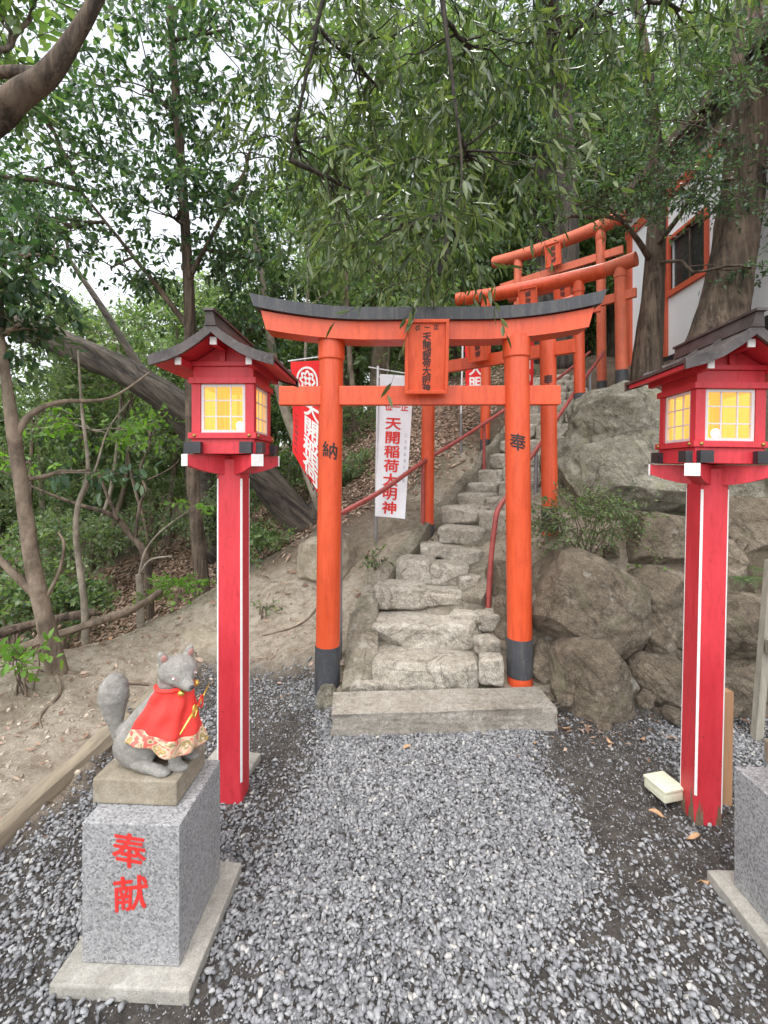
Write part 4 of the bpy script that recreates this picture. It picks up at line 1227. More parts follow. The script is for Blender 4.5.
# ------------------------------------------------------------------ handrails
def catmull(pts, n=6):
    pts = [Vector(p) for p in pts]; out = []
    for i in range(len(pts) - 1):
        p0 = pts[max(i - 1, 0)]; p1 = pts[i]; p2 = pts[i + 1]; p3 = pts[min(i + 2, len(pts) - 1)]
        for k in range(n):
            t = k / n
            out.append(.5 * ((2 * p1) + (p2 - p0) * t + (2 * p0 - 5 * p1 + 4 * p2 - p3) * t * t + (3 * p1 - p0 - 3 * p2 + p3) * t ** 3))
    out.append(pts[-1])
    return out
def handrail(label, pts, posts, r=.021):
    o = Vector(pts[0]); o.z -= 1
    t = thing('handrail', label, 'handrail', o)
    mb = MB(); mb.tube([p - o for p in catmull(pts, 6)], r, 14)
    mb.build('rail', M['railred'], t, smooth=True)
    for (top, bot, mt, rr_) in posts:
        mb = MB(); mb.tube([Vector(top) - o, Vector(bot) - o], rr_, 12)
        mb.build('rail_post', M[mt], t, smooth=True)
lp = [P(340, 514, 3.35), P(383, 490, 3.85), P(423, 462, 4.4), P(462, 438, 5.0), P(500, 413, 5.6), P(522, 398, 6.0), P(556, 380, 6.6), P(590, 352, 7.0)]
handrail('long worn red handrail rising from behind the left gate pillar', lp,
         [(lp[0] + Vector((0, .0, 0)), (lp[0].x, lp[0].y, .1), 'galv', .017), (P(423, 462, 4.4), P(423, 536, 4.4), 'railred', .019), (P(484, 424, 5.35), P(484, 482, 5.3), 'railred', .019), (P(540, 389, 6.3), P(540, 430, 6.2), 'galv', .018)])
rp_ = [P(488, 610, 3.55), P(491, 560, 3.57), P(495, 524, 3.6), P(498, 510, 3.66), P(508, 494, 3.85), P(522, 470, 4.15), P(545, 437, 4.7), P(575, 392, 5.4), P(604, 352, 6.1)]
handrail('worn red pipe handrail bending to the ground just left of the right gate pillar', rp_,
         [(P(536, 449, 4.5), P(536, 506, 4.45), 'galv', .019), (P(590, 372, 5.75), P(590, 420, 5.7), 'galv', .018)])

# ------------------------------------------------------------------ banners
def banner(label, c4, pole_top, pole_bot, mt, texts, seed, wav=.03, arm=True, arm_px=None):
    """c4: TL, TR, BR, BL corners of the cloth"""
    o = Vector(pole_bot)
    t = thing('nobori_banner', label, 'banner', o, 'shrine banners on poles')
    TL, TR, BR, BL = [Vector(p) - o for p in c4]
    nrm = (TR - TL).cross(BL - TL).normalized()
    if nrm.y > 0: nrm = -nrm
    def F(u, v, e=0.0):
        p = TL.lerp(TR, u).lerp(BL.lerp(BR, u), v)
        w = math.sin(v * 7 + u * 2.2 + seed) * .5 + math.sin(u * 6 + v * 3 + seed * 2) * .35 + math.sin(v * 15 + u * 5) * .15
        return p + nrm * (wav * w * min(1, .25 + v) + e)
    mb = MB(); nu, nv = 16, 48; vs = []
    for lay in (0, -.0015):
        for i in range(nv + 1):
            for j in range(nu + 1): vs.append(F(j / nu, i / nv, lay))
    w = nu + 1; off = (nv + 1) * w; fs = []
    for i in range(nv):
        for j in range(nu):
            a0 = i * w + j
            fs.append((a0, a0 + 1, a0 + w + 1, a0 + w)); fs.append((a0 + off, a0 + w + off, a0 + w + 1 + off, a0 + 1 + off))
    cl = mb.add(vs, fs).build('cloth', M[mt], t, smooth='all')
    Wd = (TR - TL).length; Hd = (BL - TL).length
    for (mi, chars) in texts:
        mb = MB()
        write(mb, [(ch, u * Wd, -v * Hd, sz, sx) for ch, u, v, sz, sx in chars], lambda a, b2: F(a / Wd, -b2 / Hd, .0035), .026 if mi != 'greyink' else .01, .02)
        mb.build('lettering', M[mi], cl)
    mb = MB(); mb.tube([Vector(pole_top) - o, Vector((0, 0, .45))], .0125, 10)
    pl_ = mb.build('pole', M['pole'], t, smooth=True)
    mb = MB(); mb.tube([Vector((0, 0, .46)), Vector((0, 0, -.15))], .016, 10)
    mb.build('pole_foot', M['galv'], pl_, smooth=True)
    e = TR if (TR - (Vector(pole_top) - o)).length > (TL - (Vector(pole_top) - o)).length else TL
    mb = MB(); a = Vector(pole_top) - o - Vector((0, 0, .03))
    mb.tube([a + (a - e).normalized() * .10, e + (e - a).normalized() * .03 + Vector((0, 0, .012))], .007, 8)
    mb.build('cross_arm', M['pole'], t, smooth=True)
    near = (lambda v: F(0, v)) if e is TR else (lambda v: F(1, v))
    for k in range(7):
        mb = MB()
        v = .02 + k * .155
        q = near(v); pz = Vector((0, 0, q.z)).lerp(a, 0) if False else Vector((0, 0, q.z))
        # the pole leans: interpolate
        f = max(0, min(1, q.z / a.z)); pz = Vector((a.x * f, a.y * f, q.z))
        if k < 6 and (q - pz).length < .25:
            mb.tube([q, q.lerp(pz, .5) + Vector((0, -.004, 0)), pz], .006, 6)
            mb.build('cloth_loop', M[mt], cl, smooth=True)
    return t, F, cl, Wd, Hd
V = '天開稲荷大明神'
t_, F_, cl_, Wd, Hd = banner('red banner with white characters hanging askew between the left lantern and the gate pillar',
    [P(291, 362, 4.2), P(330, 360, 4.15), P(329, 512, 4.15), P(293, 452, 4.2)], P(333, 352, 4.2), P(335, 560, 4.2), 'redcloth',
    [('white', [(c, .52, .40 + i * .165, .150, 1.1) for i, c in enumerate('天開稲荷')]),
     ('ink', [(c, .10, .55 + i * .062, .035, 1.0) for i, c in enumerate('一二三四五六七')] + [(c, .42 + i * .1, .985 + .012 * i, .055, 1.0) for i, c in enumerate('八七九六')])], 1.0, .035)
mb = MB(); cu_, cv_ = .42, .17
def ringpt(a, rr_): return F_(cu_ + math.cos(a) * rr_ / Wd, cv_ + math.sin(a) * rr_ / Hd, .0035)
def band(fn0, fn1, n=48):
    vs = [];
    for i in range(n + 1):
        a = 2 * math.pi * i / n; vs += [ringpt(a, fn0(a)), ringpt(a, fn1(a))]
    mb.add(vs, [(2 * i, 2 * i + 1, 2 * i + 3, 2 * i + 2) for i in range(n)])
band(lambda a: .088, lambda a: .104)
band(lambda a: .050 + .010 * math.cos(8 * a), lambda a: .060 + .018 * abs(math.cos(4 * a)))
band(lambda a: .012, lambda a: .022 + .022 * abs(math.sin(2 * a)) ** 2)
mb.build('crest', M['white'], cl_)
banner('white banner with red characters hung from a white pole behind the gate tie beam',
    [P(380, 374, 4.6), P(414, 376, 4.6), P(405, 519, 4.52), P(375, 516, 4.6)], P(378, 366, 4.6), P(376, 548, 4.6), 'whitecloth',
    [('redink', [(c, .30 + i * .24, .225, .085, 1.0) for i, c in enumerate('位一正')] + [(c, .46, .345 + i * .098, .135, 1.3) for i, c in enumerate(V)]),
     ('greyink', [(c, .87, .42 + i * .045, .034, .9) for i, c in enumerate('二三年五月八日吉')])], 2.2, .03)
banner('narrow red banner beside its own white pole, just right of the second gate plaque',
    [P(465, 340, 6.0), P(487, 342, 5.95), P(485, 402, 5.95), P(466, 402, 6.0)], P(463, 332, 6.0), P(461, 448, 6.0), 'redcloth',
    [('white', [(c, .5, .2 + i * .25, .2, 1.0) for i, c in enumerate('荷大明')])], .4, .02)
banner('faded red banner partly hidden by the right gate pillar, farther up the steps',
    [P(517, 338, 6.9), P(534, 338, 6.9), P(533, 392, 6.9), P(518, 390, 6.9)], P(514, 332, 6.9), P(514, 420, 6.9), 'redcloth',
    [('white', [(c, .5, .22 + i * .27, .17, 1.0) for i, c in enumerate('大明神')])], .9, .02)

# ------------------------------------------------------------------ building behind the trees
bo = Vector((4.2, 6.8, 3.0))
bld = thing('shrine_building', 'white plastered building with orange posts and a dark window behind the two tree trunks', 'building', bo)
mb = MB()   # wall facing the steps, with a window opening
wy0, wy1, wz0, wz1 = -.78, -.02, 1.22, 1.98
for y0, y1, z0, z1 in ((-4.5, wy0, -.1, 3.0), (wy1, 1.2, -.1, 3.0), (wy0, wy1, -.1, wz0), (wy0, wy1, wz1, 3.0)):
    mb.box(0, .12, y0, y1, z0, z1)
mb.box(.1205, 5, 1.08, 1.2, -.1, 3.0); mb.box(.1205, 5, -4.5, -4.38, -.1, 3.0)
mb.build('wall', M['plaster'], bld)
mb = MB(); mb.box(-.03, .0, -4.45, 1.15, .10, .26); mb.box(-.012, .13, -4.52, 1.22, -.5, .098)
mb.build('foundation_strip', M['cap'], bld)
mb = MB(); mb.box(.004, .14, -4.515, 1.215, -2.2, -.502); mb.build('footing', M['mortar'], bld)
for y in (.10, 1.1, -2.2, -4.4):
    mb = MB(); mb.box(-.045, -.002, y - .055, y + .055, .262, 2.598)
    mb.build('post', M['orangetrim'], bld)
mb = MB(); mb.box(-.05, -.003, -4.5, 1.2, 2.60, 2.74)
mb.build('wall_plate', M['orangetrim'], bld)
mb = MB()
for y0, y1, z0, z1 in ((wy0 - .05, wy1 + .04, wz0 - .08, wz0), (wy0 - .05, wy1 + .04, wz1, wz1 + .045), (wy0 - .05, wy0, wz0, wz1), (wy1, wy1 + .04, wz0, wz1)):
    mb.box(-.04, .02, y0, y1, z0, z1)
wf = mb.build('window', M['orangetrim'], bld)
mb = MB(); mb.box(.05, .07, wy0 + .001, wy1 - .001, wz0 + .001, wz1 - .001)
mb.build('pane', M['windark'], wf)
mb = MB()
for i in (1,):
    y = wy0 + (wy1 - wy0) * i / 2
    mb.box(.02, .045, y - .014, y + .014, wz0 + .001, wz1 - .001)
mb.build('window_bars', M['bark_brown'], wf)
mb = MB()
mb.hexa([(-.35, -5, 2.98), (3, -5, 4.75), (3, 1.6, 4.75), (-.35, 1.6, 2.98), (-.38, -5, 3.08), (3, -5, 4.9), (3, 1.6, 4.9), (-.38, 1.6, 3.08)])
rf = mb.build('roof', M['roof'], bld)
mb = MB()
for i in range(21):
    y = -4.9 + i * .31
    mb.hexa([(-.30, y, 2.92), (.4, y, 3.29), (.4, y + .06, 3.29), (-.30, y + .06, 2.92), (-.30, y, 3.005), (.4, y, 3.375), (.4, y + .06, 3.375), (-.30, y + .06, 3.005)])
mb.box(-.40, -.352, -5, 1.6, 2.96, 3.09)
mb.build('rafters', M['bark_brown'], rf)

# ------------------------------------------------------------------ small objects on the ground
def wood_stake(label, top, bot, w, d, mt, yaw=0):
    top, bot = Vector(top), Vector(bot)
    mb = MB(); o = bot
    ax = (top - bot)
    a, b2 = Vector((math.cos(yaw), math.sin(yaw), 0)) * w / 2, Vector((-math.sin(yaw), math.cos(yaw), 0)) * d / 2
    lo = Vector((0, 0, -.1)); 
    mb.hexa([lo - a - b2, lo + a - b2, lo + a + b2, lo - a + b2, ax - a - b2, ax + a - b2, ax + a + b2, ax - a + b2])
    ob = mb.build('timber_stake', M[mt]); ob.location = bot
    tag(ob, label, 'stake')
    return ob
wood_stake('sawn brown timber stake fixed behind the rotten red post', P(724, 690, 2.12), P(722, 812, 2.12), .055, .045, 'timber', R(3))
ws = wood_stake('weathered grey stake leaning at the frame edge by the low boulders', P(771, 560, 2.72), P(756, 728, 2.62), .05, .035, 'greytimber', R(10))
mb = MB(); q = P(765, 645, 2.66) - ws.location
mb.box(q.x - .02, q.x + .10, q.y - .05, q.y - .022, q.z - .035, q.z + .045, bev=.004)
mb.build('cleat', M['greytimber'], ws)
gl = thing('ground_light', 'small cream plastic box lying on the soil beside the rotten red post', 'box', P(664, 792, 2.12), None, R(14))
mb = MB(); mb.box(-.055, .055, -.06, .06, -.005, .038, bev=.006); mb.build('box_base', M['cream'], gl, smooth=True)
mb = MB(); mb.box(-.058, .058, -.063, .063, .0385, .052, bev=.005); mb.build('box_lid', M['cream'], gl, smooth=True)
mb = MB(); o_ = P(231, 760, 2.30); o_.z = 0
mb.box(-.15, .11, -.10, .12, -.02, .035, bev=.008)
o = mb.build('paving_slab', M['concrete']); o.location = o_; o.rotation_euler.z = R(-8)
tag(o, 'thin pale stone slab on the gravel just behind the left lantern post', 'stone slab')
def log(label, pts, r, seed, mt='log'):
    o = Vector(pts[0]); mb = MB()
    pp = catmull([Vector(p) - o for p in pts], 8)
    mb.tube(pp, [r * (1 + .12 * math.sin(i * .7 + seed)) for i in range(len(pp))], 16, rough=.16, seed=seed)
    ob = mb.build('log', M[mt], smooth=True); ob.location = o
    tag(ob, label, 'log', 'logs edging the sandy bank')
log('old timber log edging the sandy bank beside the gravel, nearest the pedestal', [(-1.60, 1.70, .055), (-1.59, 2.0, .06), (-1.57, 2.3, .065), (-1.55, 2.62, .08)], .055, 1)
log('shorter log end butted to the edging log, lowest in the photo', [(-1.66, 1.2, .04), (-1.62, 1.5, .05), (-1.61, 1.67, .05)], .058, 2)
log('farther edging log running up to the flat stone in the bank', [(-1.55, 2.68, .08), (-1.53, 3.0, .09), (-1.50, 3.3, .11)], .045, 3)
log('thin fallen trunk lying along the far crest of the sandy bank', [P(0, 655, 3.25), P(60, 634, 3.35), P(130, 610, 3.7), P(160, 592, 4.0)], .03, 4, 'bark_mid')
log('dark fallen branch lying beyond the crest by the slender tree', [P(-20, 640, 3.5), P(40, 622, 3.8), P(95, 612, 4.0)], .035, 5, 'bark_brown')

def root(label, pxs, r):
    pts = []
    for px, py, Y in pxs:
        p = P(px, py, Y); pts.append((p.x, p.y, H(p.x, p.y) + r * .25))
    o = Vector(pts[0]); mb = MB(); pp = catmull([Vector(p) - o for p in pts], 7)
    mb.tube(pp, [r * (1 - .75 * i / len(pp)) for i in range(len(pp))], 8, rough=.25, seed=len(label))
    ob = mb.build('tree_root', M['bark_mid'], smooth='all'); ob.location = o; tag(ob, label, 'root', 'roots on the sandy bank')
root('thin root creeping down the sand behind the left gate pillar', [(345, 560, 4.3), (320, 600, 3.95), (300, 622, 3.8), (262, 640, 3.7)], .014)
root('root running from the slender tree across the top of the bank', [(66, 664, 3.02), (110, 668, 3.0), (150, 660, 3.05), (190, 668, 3.1)], .018)
root('short root on the sand between the pedestal and the slender tree', [(56, 670, 2.98), (60, 700, 2.75), (40, 730, 2.5), (48, 762, 2.3)], .013)

# ------------------------------------------------------------------ leaves
def unit(a): return a / np.maximum(np.linalg.norm(a, axis=-1, keepdims=True), 1e-9)
def leaf_arrays(o, d, L, per, l, w, droop, sag=.35, spread=.85, hi=True, upb=.9, shape='oval'):
    """leaves along twigs. o,d (n,3), L (n,)"""
    n = len(o)
    t = (np.arange(per)[None] + rng.uniform(0.1, .9, (n, per))) / per
    s = t * L[:, None]
    pos = o[:, None] + d[:, None] * s[..., None]
    pos[..., 2] -= sag * s ** 2
    tan = np.repeat(d[:, None], per, 1).copy(); tan[..., 2] -= 2 * sag * s; tan = unit(tan)
    rv = rng.normal(0, 1, (n, per, 3)); side = unit(rv - tan * (rv * tan).sum(-1, keepdims=True))
    di = tan * (1.0 - .5 * spread) + side * spread + rng.normal(0, .12, (n, per, 3)); di[..., 2] -= droop
    di = unit(di).reshape(-1, 3); pos = pos.reshape(-1, 3)
    N = len(pos)
    up = np.array([0, 0, 1.0]) * upb + rng.normal(0, .45, (N, 3))
    nr = unit(up - di * (up * di).sum(-1, keepdims=True))
    sd = np.cross(di, nr)
    ll = l * rng.uniform(.6, 1.2, N)[:, None]; ww = w * rng.uniform(.75, 1.2, N)[:, None]
    curl = rng.uniform(-.02, .22, N)[:, None] * ll
    if hi:
        b = pos; m1 = pos + di * ll * .32 - nr * ww * .10; m2 = pos + di * ll * .68 - nr * (ww * .10 + curl * .35); tp = pos + di * ll - nr * curl
        l1 = pos + di * ll * .30 + sd * ww * .46 + nr * ww * .08; r1 = pos + di * ll * .30 - sd * ww * .46 + nr * ww * .08
        l2 = pos + di * ll * .66 + sd * ww * .42 - nr * curl * .3; r2 = pos + di * ll * .66 - sd * ww * .42 - nr * curl * .3
        v = np.stack([b, m1, m2, tp, l1, l2, r1, r2], 1).reshape(-1, 3)
        k = (np.arange(N) * 8)[:, None, None]
        tri = (np.array([[0, 1, 4], [2, 3, 5], [0, 6, 1], [2, 7, 3]])[None] + k).reshape(-1, 3)
        qd = (np.array([[1, 2, 5, 4], [1, 6, 7, 2]])[None] + k).reshape(-1, 4)
        return v, tri, qd
    b = pos; tp = pos + di * ll - nr * curl; mm = pos + di * ll * .5 - nr * ww * .1
    l1 = pos + di * ll * .45 + sd * ww * .5; r1 = pos + di * ll * .45 - sd * ww * .5
    v = np.stack([b, l1, tp, r1, mm], 1).reshape(-1, 3)
    k = (np.arange(N) * 5)[:, None, None]
    qd = (np.array([[0, 4, 2, 1], [0, 3, 2, 4]])[None] + k).reshape(-1, 4)
    return v, np.zeros((0, 3), int), qd
def stems(o, d, L, r, sag=.35, nseg=3):
    n = len(o); rings = []
    for k in range(nseg + 1):
        s = L * k / nseg; p = o + d * s[:, None]; p = p.copy(); p[:, 2] -= sag * s ** 2
        for a in (0, 2.09, 4.19):
            off = unit(np.cross(d, np.array([.31, .52, .8]))); o2 = np.cross(d, off)
            rings.append(p + (off * math.cos(a) + o2 * math.sin(a)) * r * (1 - .7 * k / nseg))
    v = np.stack(rings, 1).reshape(-1, 3); m_ = 3 * (nseg + 1)
    f = []
    for k in range(nseg):
        for a in range(3): f.append([k * 3 + a, k * 3 + (a + 1) % 3, k * 3 + 3 + (a + 1) % 3, k * 3 + 3 + a])
    return v, (np.array(f)[None] + (np.arange(n) * m_)[:, None, None]).reshape(-1, 4)
def foliage(clusters, tw, L0, L1, per, l, w, droop=.2, hi=True, sub=7, subr=.28, sag=.35, spread=.85, outward=.6, downb=0.0, upb=.9):
    """clusters: (centre, (rx,ry,rz), weight). returns leaf arrays, stem arrays, sub centres"""
    O, D = [], []; subs = []
    for c, r, wt in clusters:
        c = np.array(c); r = np.array(r)
        ns = max(2, int(sub * wt)); q = rng.normal(0, 1, (ns, 3)); q = unit(q) * rng.uniform(.25, 1, (ns, 1)) ** .5
        sc = c + q * r; subs.append((c, sc))
        n = max(3, int(tw * wt)); wh = rng.integers(0, ns, n)
        oo = sc[wh] + rng.normal(0, 1, (n, 3)) * (r * subr) * np.array([1, 1, .6])
        dd = rng.normal(0, 1, (n, 3)); dd[:, 2] *= .55; dd = unit(dd) + outward * unit(oo - c) ; dd[:, 2] -= downb
        O.append(oo); D.append(unit(dd))
    O = np.concatenate(O); D = np.concatenate(D); L = rng.uniform(L0, L1, len(O))
    return leaf_arrays(O, D, L, per, l, w, droop, sag, spread, hi, upb), stems(O, D, L, .0035 if l < .2 else .005, sag), subs
def limb_tube(mb, a, b2, r0, r1, seed, wig=.12, n=9, sides=8):
    a, b2 = Vector(a), Vector(b2); L = (b2 - a).length; pts = []; rr_ = []
    for i in range(n + 1):
        f = i / n; p = a.lerp(b2, f)
        k = math.sin(math.pi * f)
        p += Vector((noise.noise(Vector((f * 2.6, seed, 0))), noise.noise(Vector((f * 2.6, seed, 7))), .55 * noise.noise(Vector((f * 2.6, seed, 14))) + .12)) * L * wig * (k + .25 * f)
        pts.append(p); rr_.append(r0 + (r1 - r0) * f ** .8)
    mb.tube(pts, rr_, sides, rough=.08, seed=seed)
    return pts
def tree(name, label, trunk, clusters, leaf, barkm, group=None, cat='tree', fol=None, limbs=(), r_limb=.05, trunk_sides=18, rough=.08, attach=.45, sublimb=True, origin=None, seed=0):
    """trunk: list of (point, radius). clusters hang on limbs grown from the trunk"""
    o = Vector(origin if origin is not None else trunk[0][0])
    t = thing(name, label, cat, o, group)
    pts = [Vector(p) for p, r in trunk]; cr = catmull(pts, 7)
    rs_ = np.interp(np.linspace(0, len(pts) - 1, len(cr)), range(len(pts)), [r for p, r in trunk])
    mb = MB(); mb.tube([p - o for p in cr], list(rs_), trunk_sides, rough=rough, seed=seed)
    for lb in limbs:
        lp_ = catmull([Vector(p) - o for p, r in lb], 6); lr = np.interp(np.linspace(0, len(lb) - 1, len(lp_)), range(len(lb)), [r for p, r in lb])
        mb.tube(lp_, list(lr), 10, rough=.08, seed=seed + 3)
    f = dict(tw=60, L0=.25, L1=.5, per=10, l=.09, w=.035); f.update(fol or {})
    la, st_, subs = foliage(clusters, **f)
    allpts = cr[int(len(cr) * attach):] + [Vector(p) for lb in limbs for p in catmull([Vector(p) for p, r in lb], 3)]
    br = MB()
    if sublimb:
        for ci, (c, sc) in enumerate(subs):
            c_ = Vector(c); q = min(allpts, key=lambda p: (p - c_).length + .6 * max(0, p.z - c_.z))
            dl = (q - c_).length
            lpts = limb_tube(br, q - o, c_ - o, min(r_limb, .012 + .018 * dl), .012, ci + seed * 7) if dl > .15 else [q - o, c_ - o]
            for si, s_ in enumerate(sc[:9]):
                a = lpts[min(len(lpts) - 1, int(len(lpts) * (.45 + .5 * ((si * .37) % 1))))]
                limb_tube(br, a, Vector(s_) - o, .009, .003, ci * 11 + si + seed, .16, 6, 5)
    mb.add(br.v, br.f)
    mb.build('trunk', M[barkm], t, smooth='all')
    crownmesh('crown', la, st_, o, M[leaf], M[barkm], t)
    return t
def EL(px, py, Y, rx, ry, rz, w=1.0): return (P(px, py, Y), (rx, ry, rz), w)
def floor_at(px, py, Y):
    p = P(px, py, Y); p.z = H(p.x, p.y) - .05; return p

# slender tree at the left edge of the bank
tree('slender_tree', 'slender tree rooted on the sandy bank at the far left, leaning from the path',
     [(floor_at(60, 668, 3.0), .062), (P(45, 620, 3.0), .052), (P(32, 560, 2.98), .046), (P(22, 490, 2.95), .042), (P(13, 430, 2.9), .038), (P(5, 370, 2.9), .026), (P(0, 320, 2.9), .02), (P(6, 250, 2.9), .012)],
     [EL(40, 255, 2.9, .35, .4, .22, .7), EL(20, 325, 2.8, .22, .3, .08, .2), EL(-60, 300, 2.9, .5, .4, .4, 1), EL(90, 470, 3.3, .18, .2, .06, .12)],
     'leaf_dark', 'bark_mid', fol=dict(tw=110, l=.085, w=.036, per=9, droop=.3, L0=.15, L1=.35),
     limbs=[[(P(14, 440, 2.9), .026), (P(30, 415, 2.95), .020), (P(60, 402, 3.05), .016), (P(110, 398, 3.2), .010), (P(150, 372, 3.3), .005)],
            [(P(36, 595, 3.0), .028), (P(10, 570, 2.95), .024), (P(-15, 545, 2.9), .018)],
            [(P(40, 608, 3.0), .016), (P(58, 575, 3.02), .011), (P(64, 545, 3.05), .010), (P(58, 532, 3.05), .006)]], seed=1, r_limb=.018)
# big leaning trunk
tree('leaning_tree', 'huge dark trunk leaning diagonally across behind the left lantern',
     [(floor_at(322, 560, 6.2), .26), (P(300, 520, 6.2), .225), (P(250, 462, 6.205), .205), (P(190, 412, 6.3), .20), (P(120, 370, 6.4), .195), (P(50, 338, 6.5), .185), (P(-30, 305, 6.6), .18), (P(-140, 240, 6.8), .18)],
     [EL(-60, 180, 6.6, .9, .9, .7, 1), EL(60, 200, 6.8, .9, .8, .4, .5)],
     'leaf_dark', 'bark_lean', fol=dict(tw=260, l=.10, w=.045, hi=False, per=9), limbs=[[(P(150, 385, 6.4), .07), (P(110, 320, 6.5), .05), (P(70, 260, 6.7), .03)]], trunk_sides=28, rough=.20, seed=2, attach=.7)
tree('leaning_tree', 'grey weathered trunk leaning parallel above the huge dark one at the left',
     [(floor_at(215, 520, 7.2), .14), (P(190, 440, 7.2), .14), (P(120, 370, 7.1), .135), (P(60, 340, 7.0), .13), (P(0, 322, 6.9), .12), (P(-90, 285, 6.9), .1)],
     [EL(-90, 240, 6.9, .6, .6, .4, .4)], 'leaf_dark', 'bark_lean', fol=dict(tw=120, l=.10, w=.045, hi=False, per=9), trunk_sides=18, rough=.1, seed=21, attach=.7)
# upright tree behind the left lantern, the broad-leaved crown
tree('evergreen_tree', 'upright broad-leaved tree whose trunk passes just left of the left lantern box',
     [(floor_at(204, 590, 4.9), .085), (P(198, 540, 4.9), .072), (P(193, 480, 4.9), .066), (P(191, 400, 4.9), .062), (P(190, 320, 4.85), .058), (P(186, 240, 4.8), .052), (P(180, 150, 4.7), .045), (P(172, 40, 4.6), .035), (P(166, -60, 4.5), .02)],
     [EL(60, 150, 4.6, .85, .6, .5, 1.3), EL(150, 90, 4.4, .8, .7, .5, 1.2), EL(70, 225, 4.5, .75, .6, .28, .9), EL(170, 215, 4.6, .6, .6, .4, 1.0), EL(250, 150, 4.8, .6, .6, .5, 1.0), EL(110, 268, 4.7, .5, .5, .14, .4),
      EL(250, 260, 5.1, .5, .5, .35, .8), EL(20, 60, 4.4, .8, .7, .5, 1.1), EL(230, 30, 4.6, .8, .7, .5, 1.1), EL(-70, 170, 4.6, .8, .7, .7, 1.1), EL(110, -60, 4.2, 1.2, .9, .5, 1.4), EL(265, 330, 5.3, .35, .4, .2, .4)],
     'leaf_dark', 'bark_brown', fol=dict(tw=135, l=.085, w=.036, per=9, droop=.25, L0=.2, L1=.45, sub=12, subr=.24),
     limbs=[[(P(190, 330, 4.85), .035), (P(160, 290, 4.8), .026), (P(120, 240, 4.7), .018), (P(80, 190, 4.6), .012)], [(P(188, 280, 4.8), .03), (P(215, 230, 4.8), .022), (P(245, 170, 4.8), .014)],
            [(P(200, 430, 4.9), .016), (P(215, 400, 4.95), .012), (P(245, 330, 5.0), .008)]], seed=3, r_limb=.03)
# limb entering the frame at the top left
tree('overhanging_tree', 'tree out of frame whose thick forked limb crosses the top left corner',
     [(Vector((-4.2, 1.9, -.1)), .16), (Vector((-4.0, 1.95, 1.2)), .14), (Vector((-3.3, 2.15, 2.4)), .10), (P(-30, 135, 2.4), .075), (P(15, 98, 2.4), .066), (P(48, 74, 2.4), .056), (P(76, 34, 2.4), .038), (P(102, -12, 2.4), .032), (P(140, -90, 2.4), .03)],
     [EL(30, 18, 2.7, .35, .3, .12, .5), EL(150, -70, 2.7, .5, .4, .22, .6), EL(-40, 40, 2.6, .35, .4, .3, .6)], 'leaf_mid', 'bark_brown', fol=dict(tw=60, l=.10, w=.04, per=8, droop=.4, L0=.15, L1=.35),
     limbs=[[(P(44, 80, 2.4), .05), (P(20, 72, 2.42), .032), (P(-30, 74, 2.45), .026)]], seed=4, r_limb=.02, rough=.1)
# weeping long-leaved tree over the gate
tree('long_leaved_tree', 'tree with long drooping olive leaves hanging over and in front of the gate lintel',
     [(floor_at(568, 330, 8.6), .24), (P(567, 270, 8.6), .22), (P(566, 200, 8.5), .20), (P(563, 120, 8.2), .17), (P(555, 40, 7.6), .13), (P(540, -60, 6.4), .10), (P(500, -140, 5.0), .07), (P(440, -160, 3.9), .045), (P(380, -120, 3.2), .03)],
     [EL(470, 50, 3.3, .9, .8, .35, 1.3), EL(570, 40, 3.6, .8, .8, .35, .9), EL(380, 90, 3.6, .8, .8, .5, 1.1), EL(310, 60, 3.4, .6, .7, .45, .9), EL(470, 160, 3.2, .55, .6, .3, .8), EL(455, 235, 2.85, .24, .35, .20, .55), EL(400, 225, 3.2, .45, .5, .25, .7),
      EL(300, 150, 3.6, .45, .6, .4, .6), EL(420, -40, 3.0, .9, .8, .3, 1.1), EL(600, -30, 3.3, .9, .8, .3, 1.1), EL(440, 275, 2.8, .10, .12, .08, .12), EL(350, 190, 3.6, .5, .5, .4, .6), EL(680, 10, 3.5, .7, .7, .3, .9)],
     'leaf_long', 'bark_dark', fol=dict(tw=66, l=.125, w=.025, per=10, droop=.75, L0=.25, L1=.6, spread=.75, sag=.6, downb=.25, sub=13, subr=.30, upb=.35),
     limbs=[[(P(460, -155, 4.0), .035), (P(440, -60, 3.2), .024), (P(450, 60, 3.0), .014), (P(462, 170, 2.9), .008), (P(450, 230, 2.85), .005)], [(P(430, -150, 3.7), .03), (P(340, -40, 3.2), .02), (P(310, 60, 3.1), .013), (P(290, 160, 3.3), .008)],
            [(P(500, -130, 4.7), .03), (P(560, -60, 3.4), .02), (P(620, -20, 3.2), .012)]], seed=5, r_limb=.02)
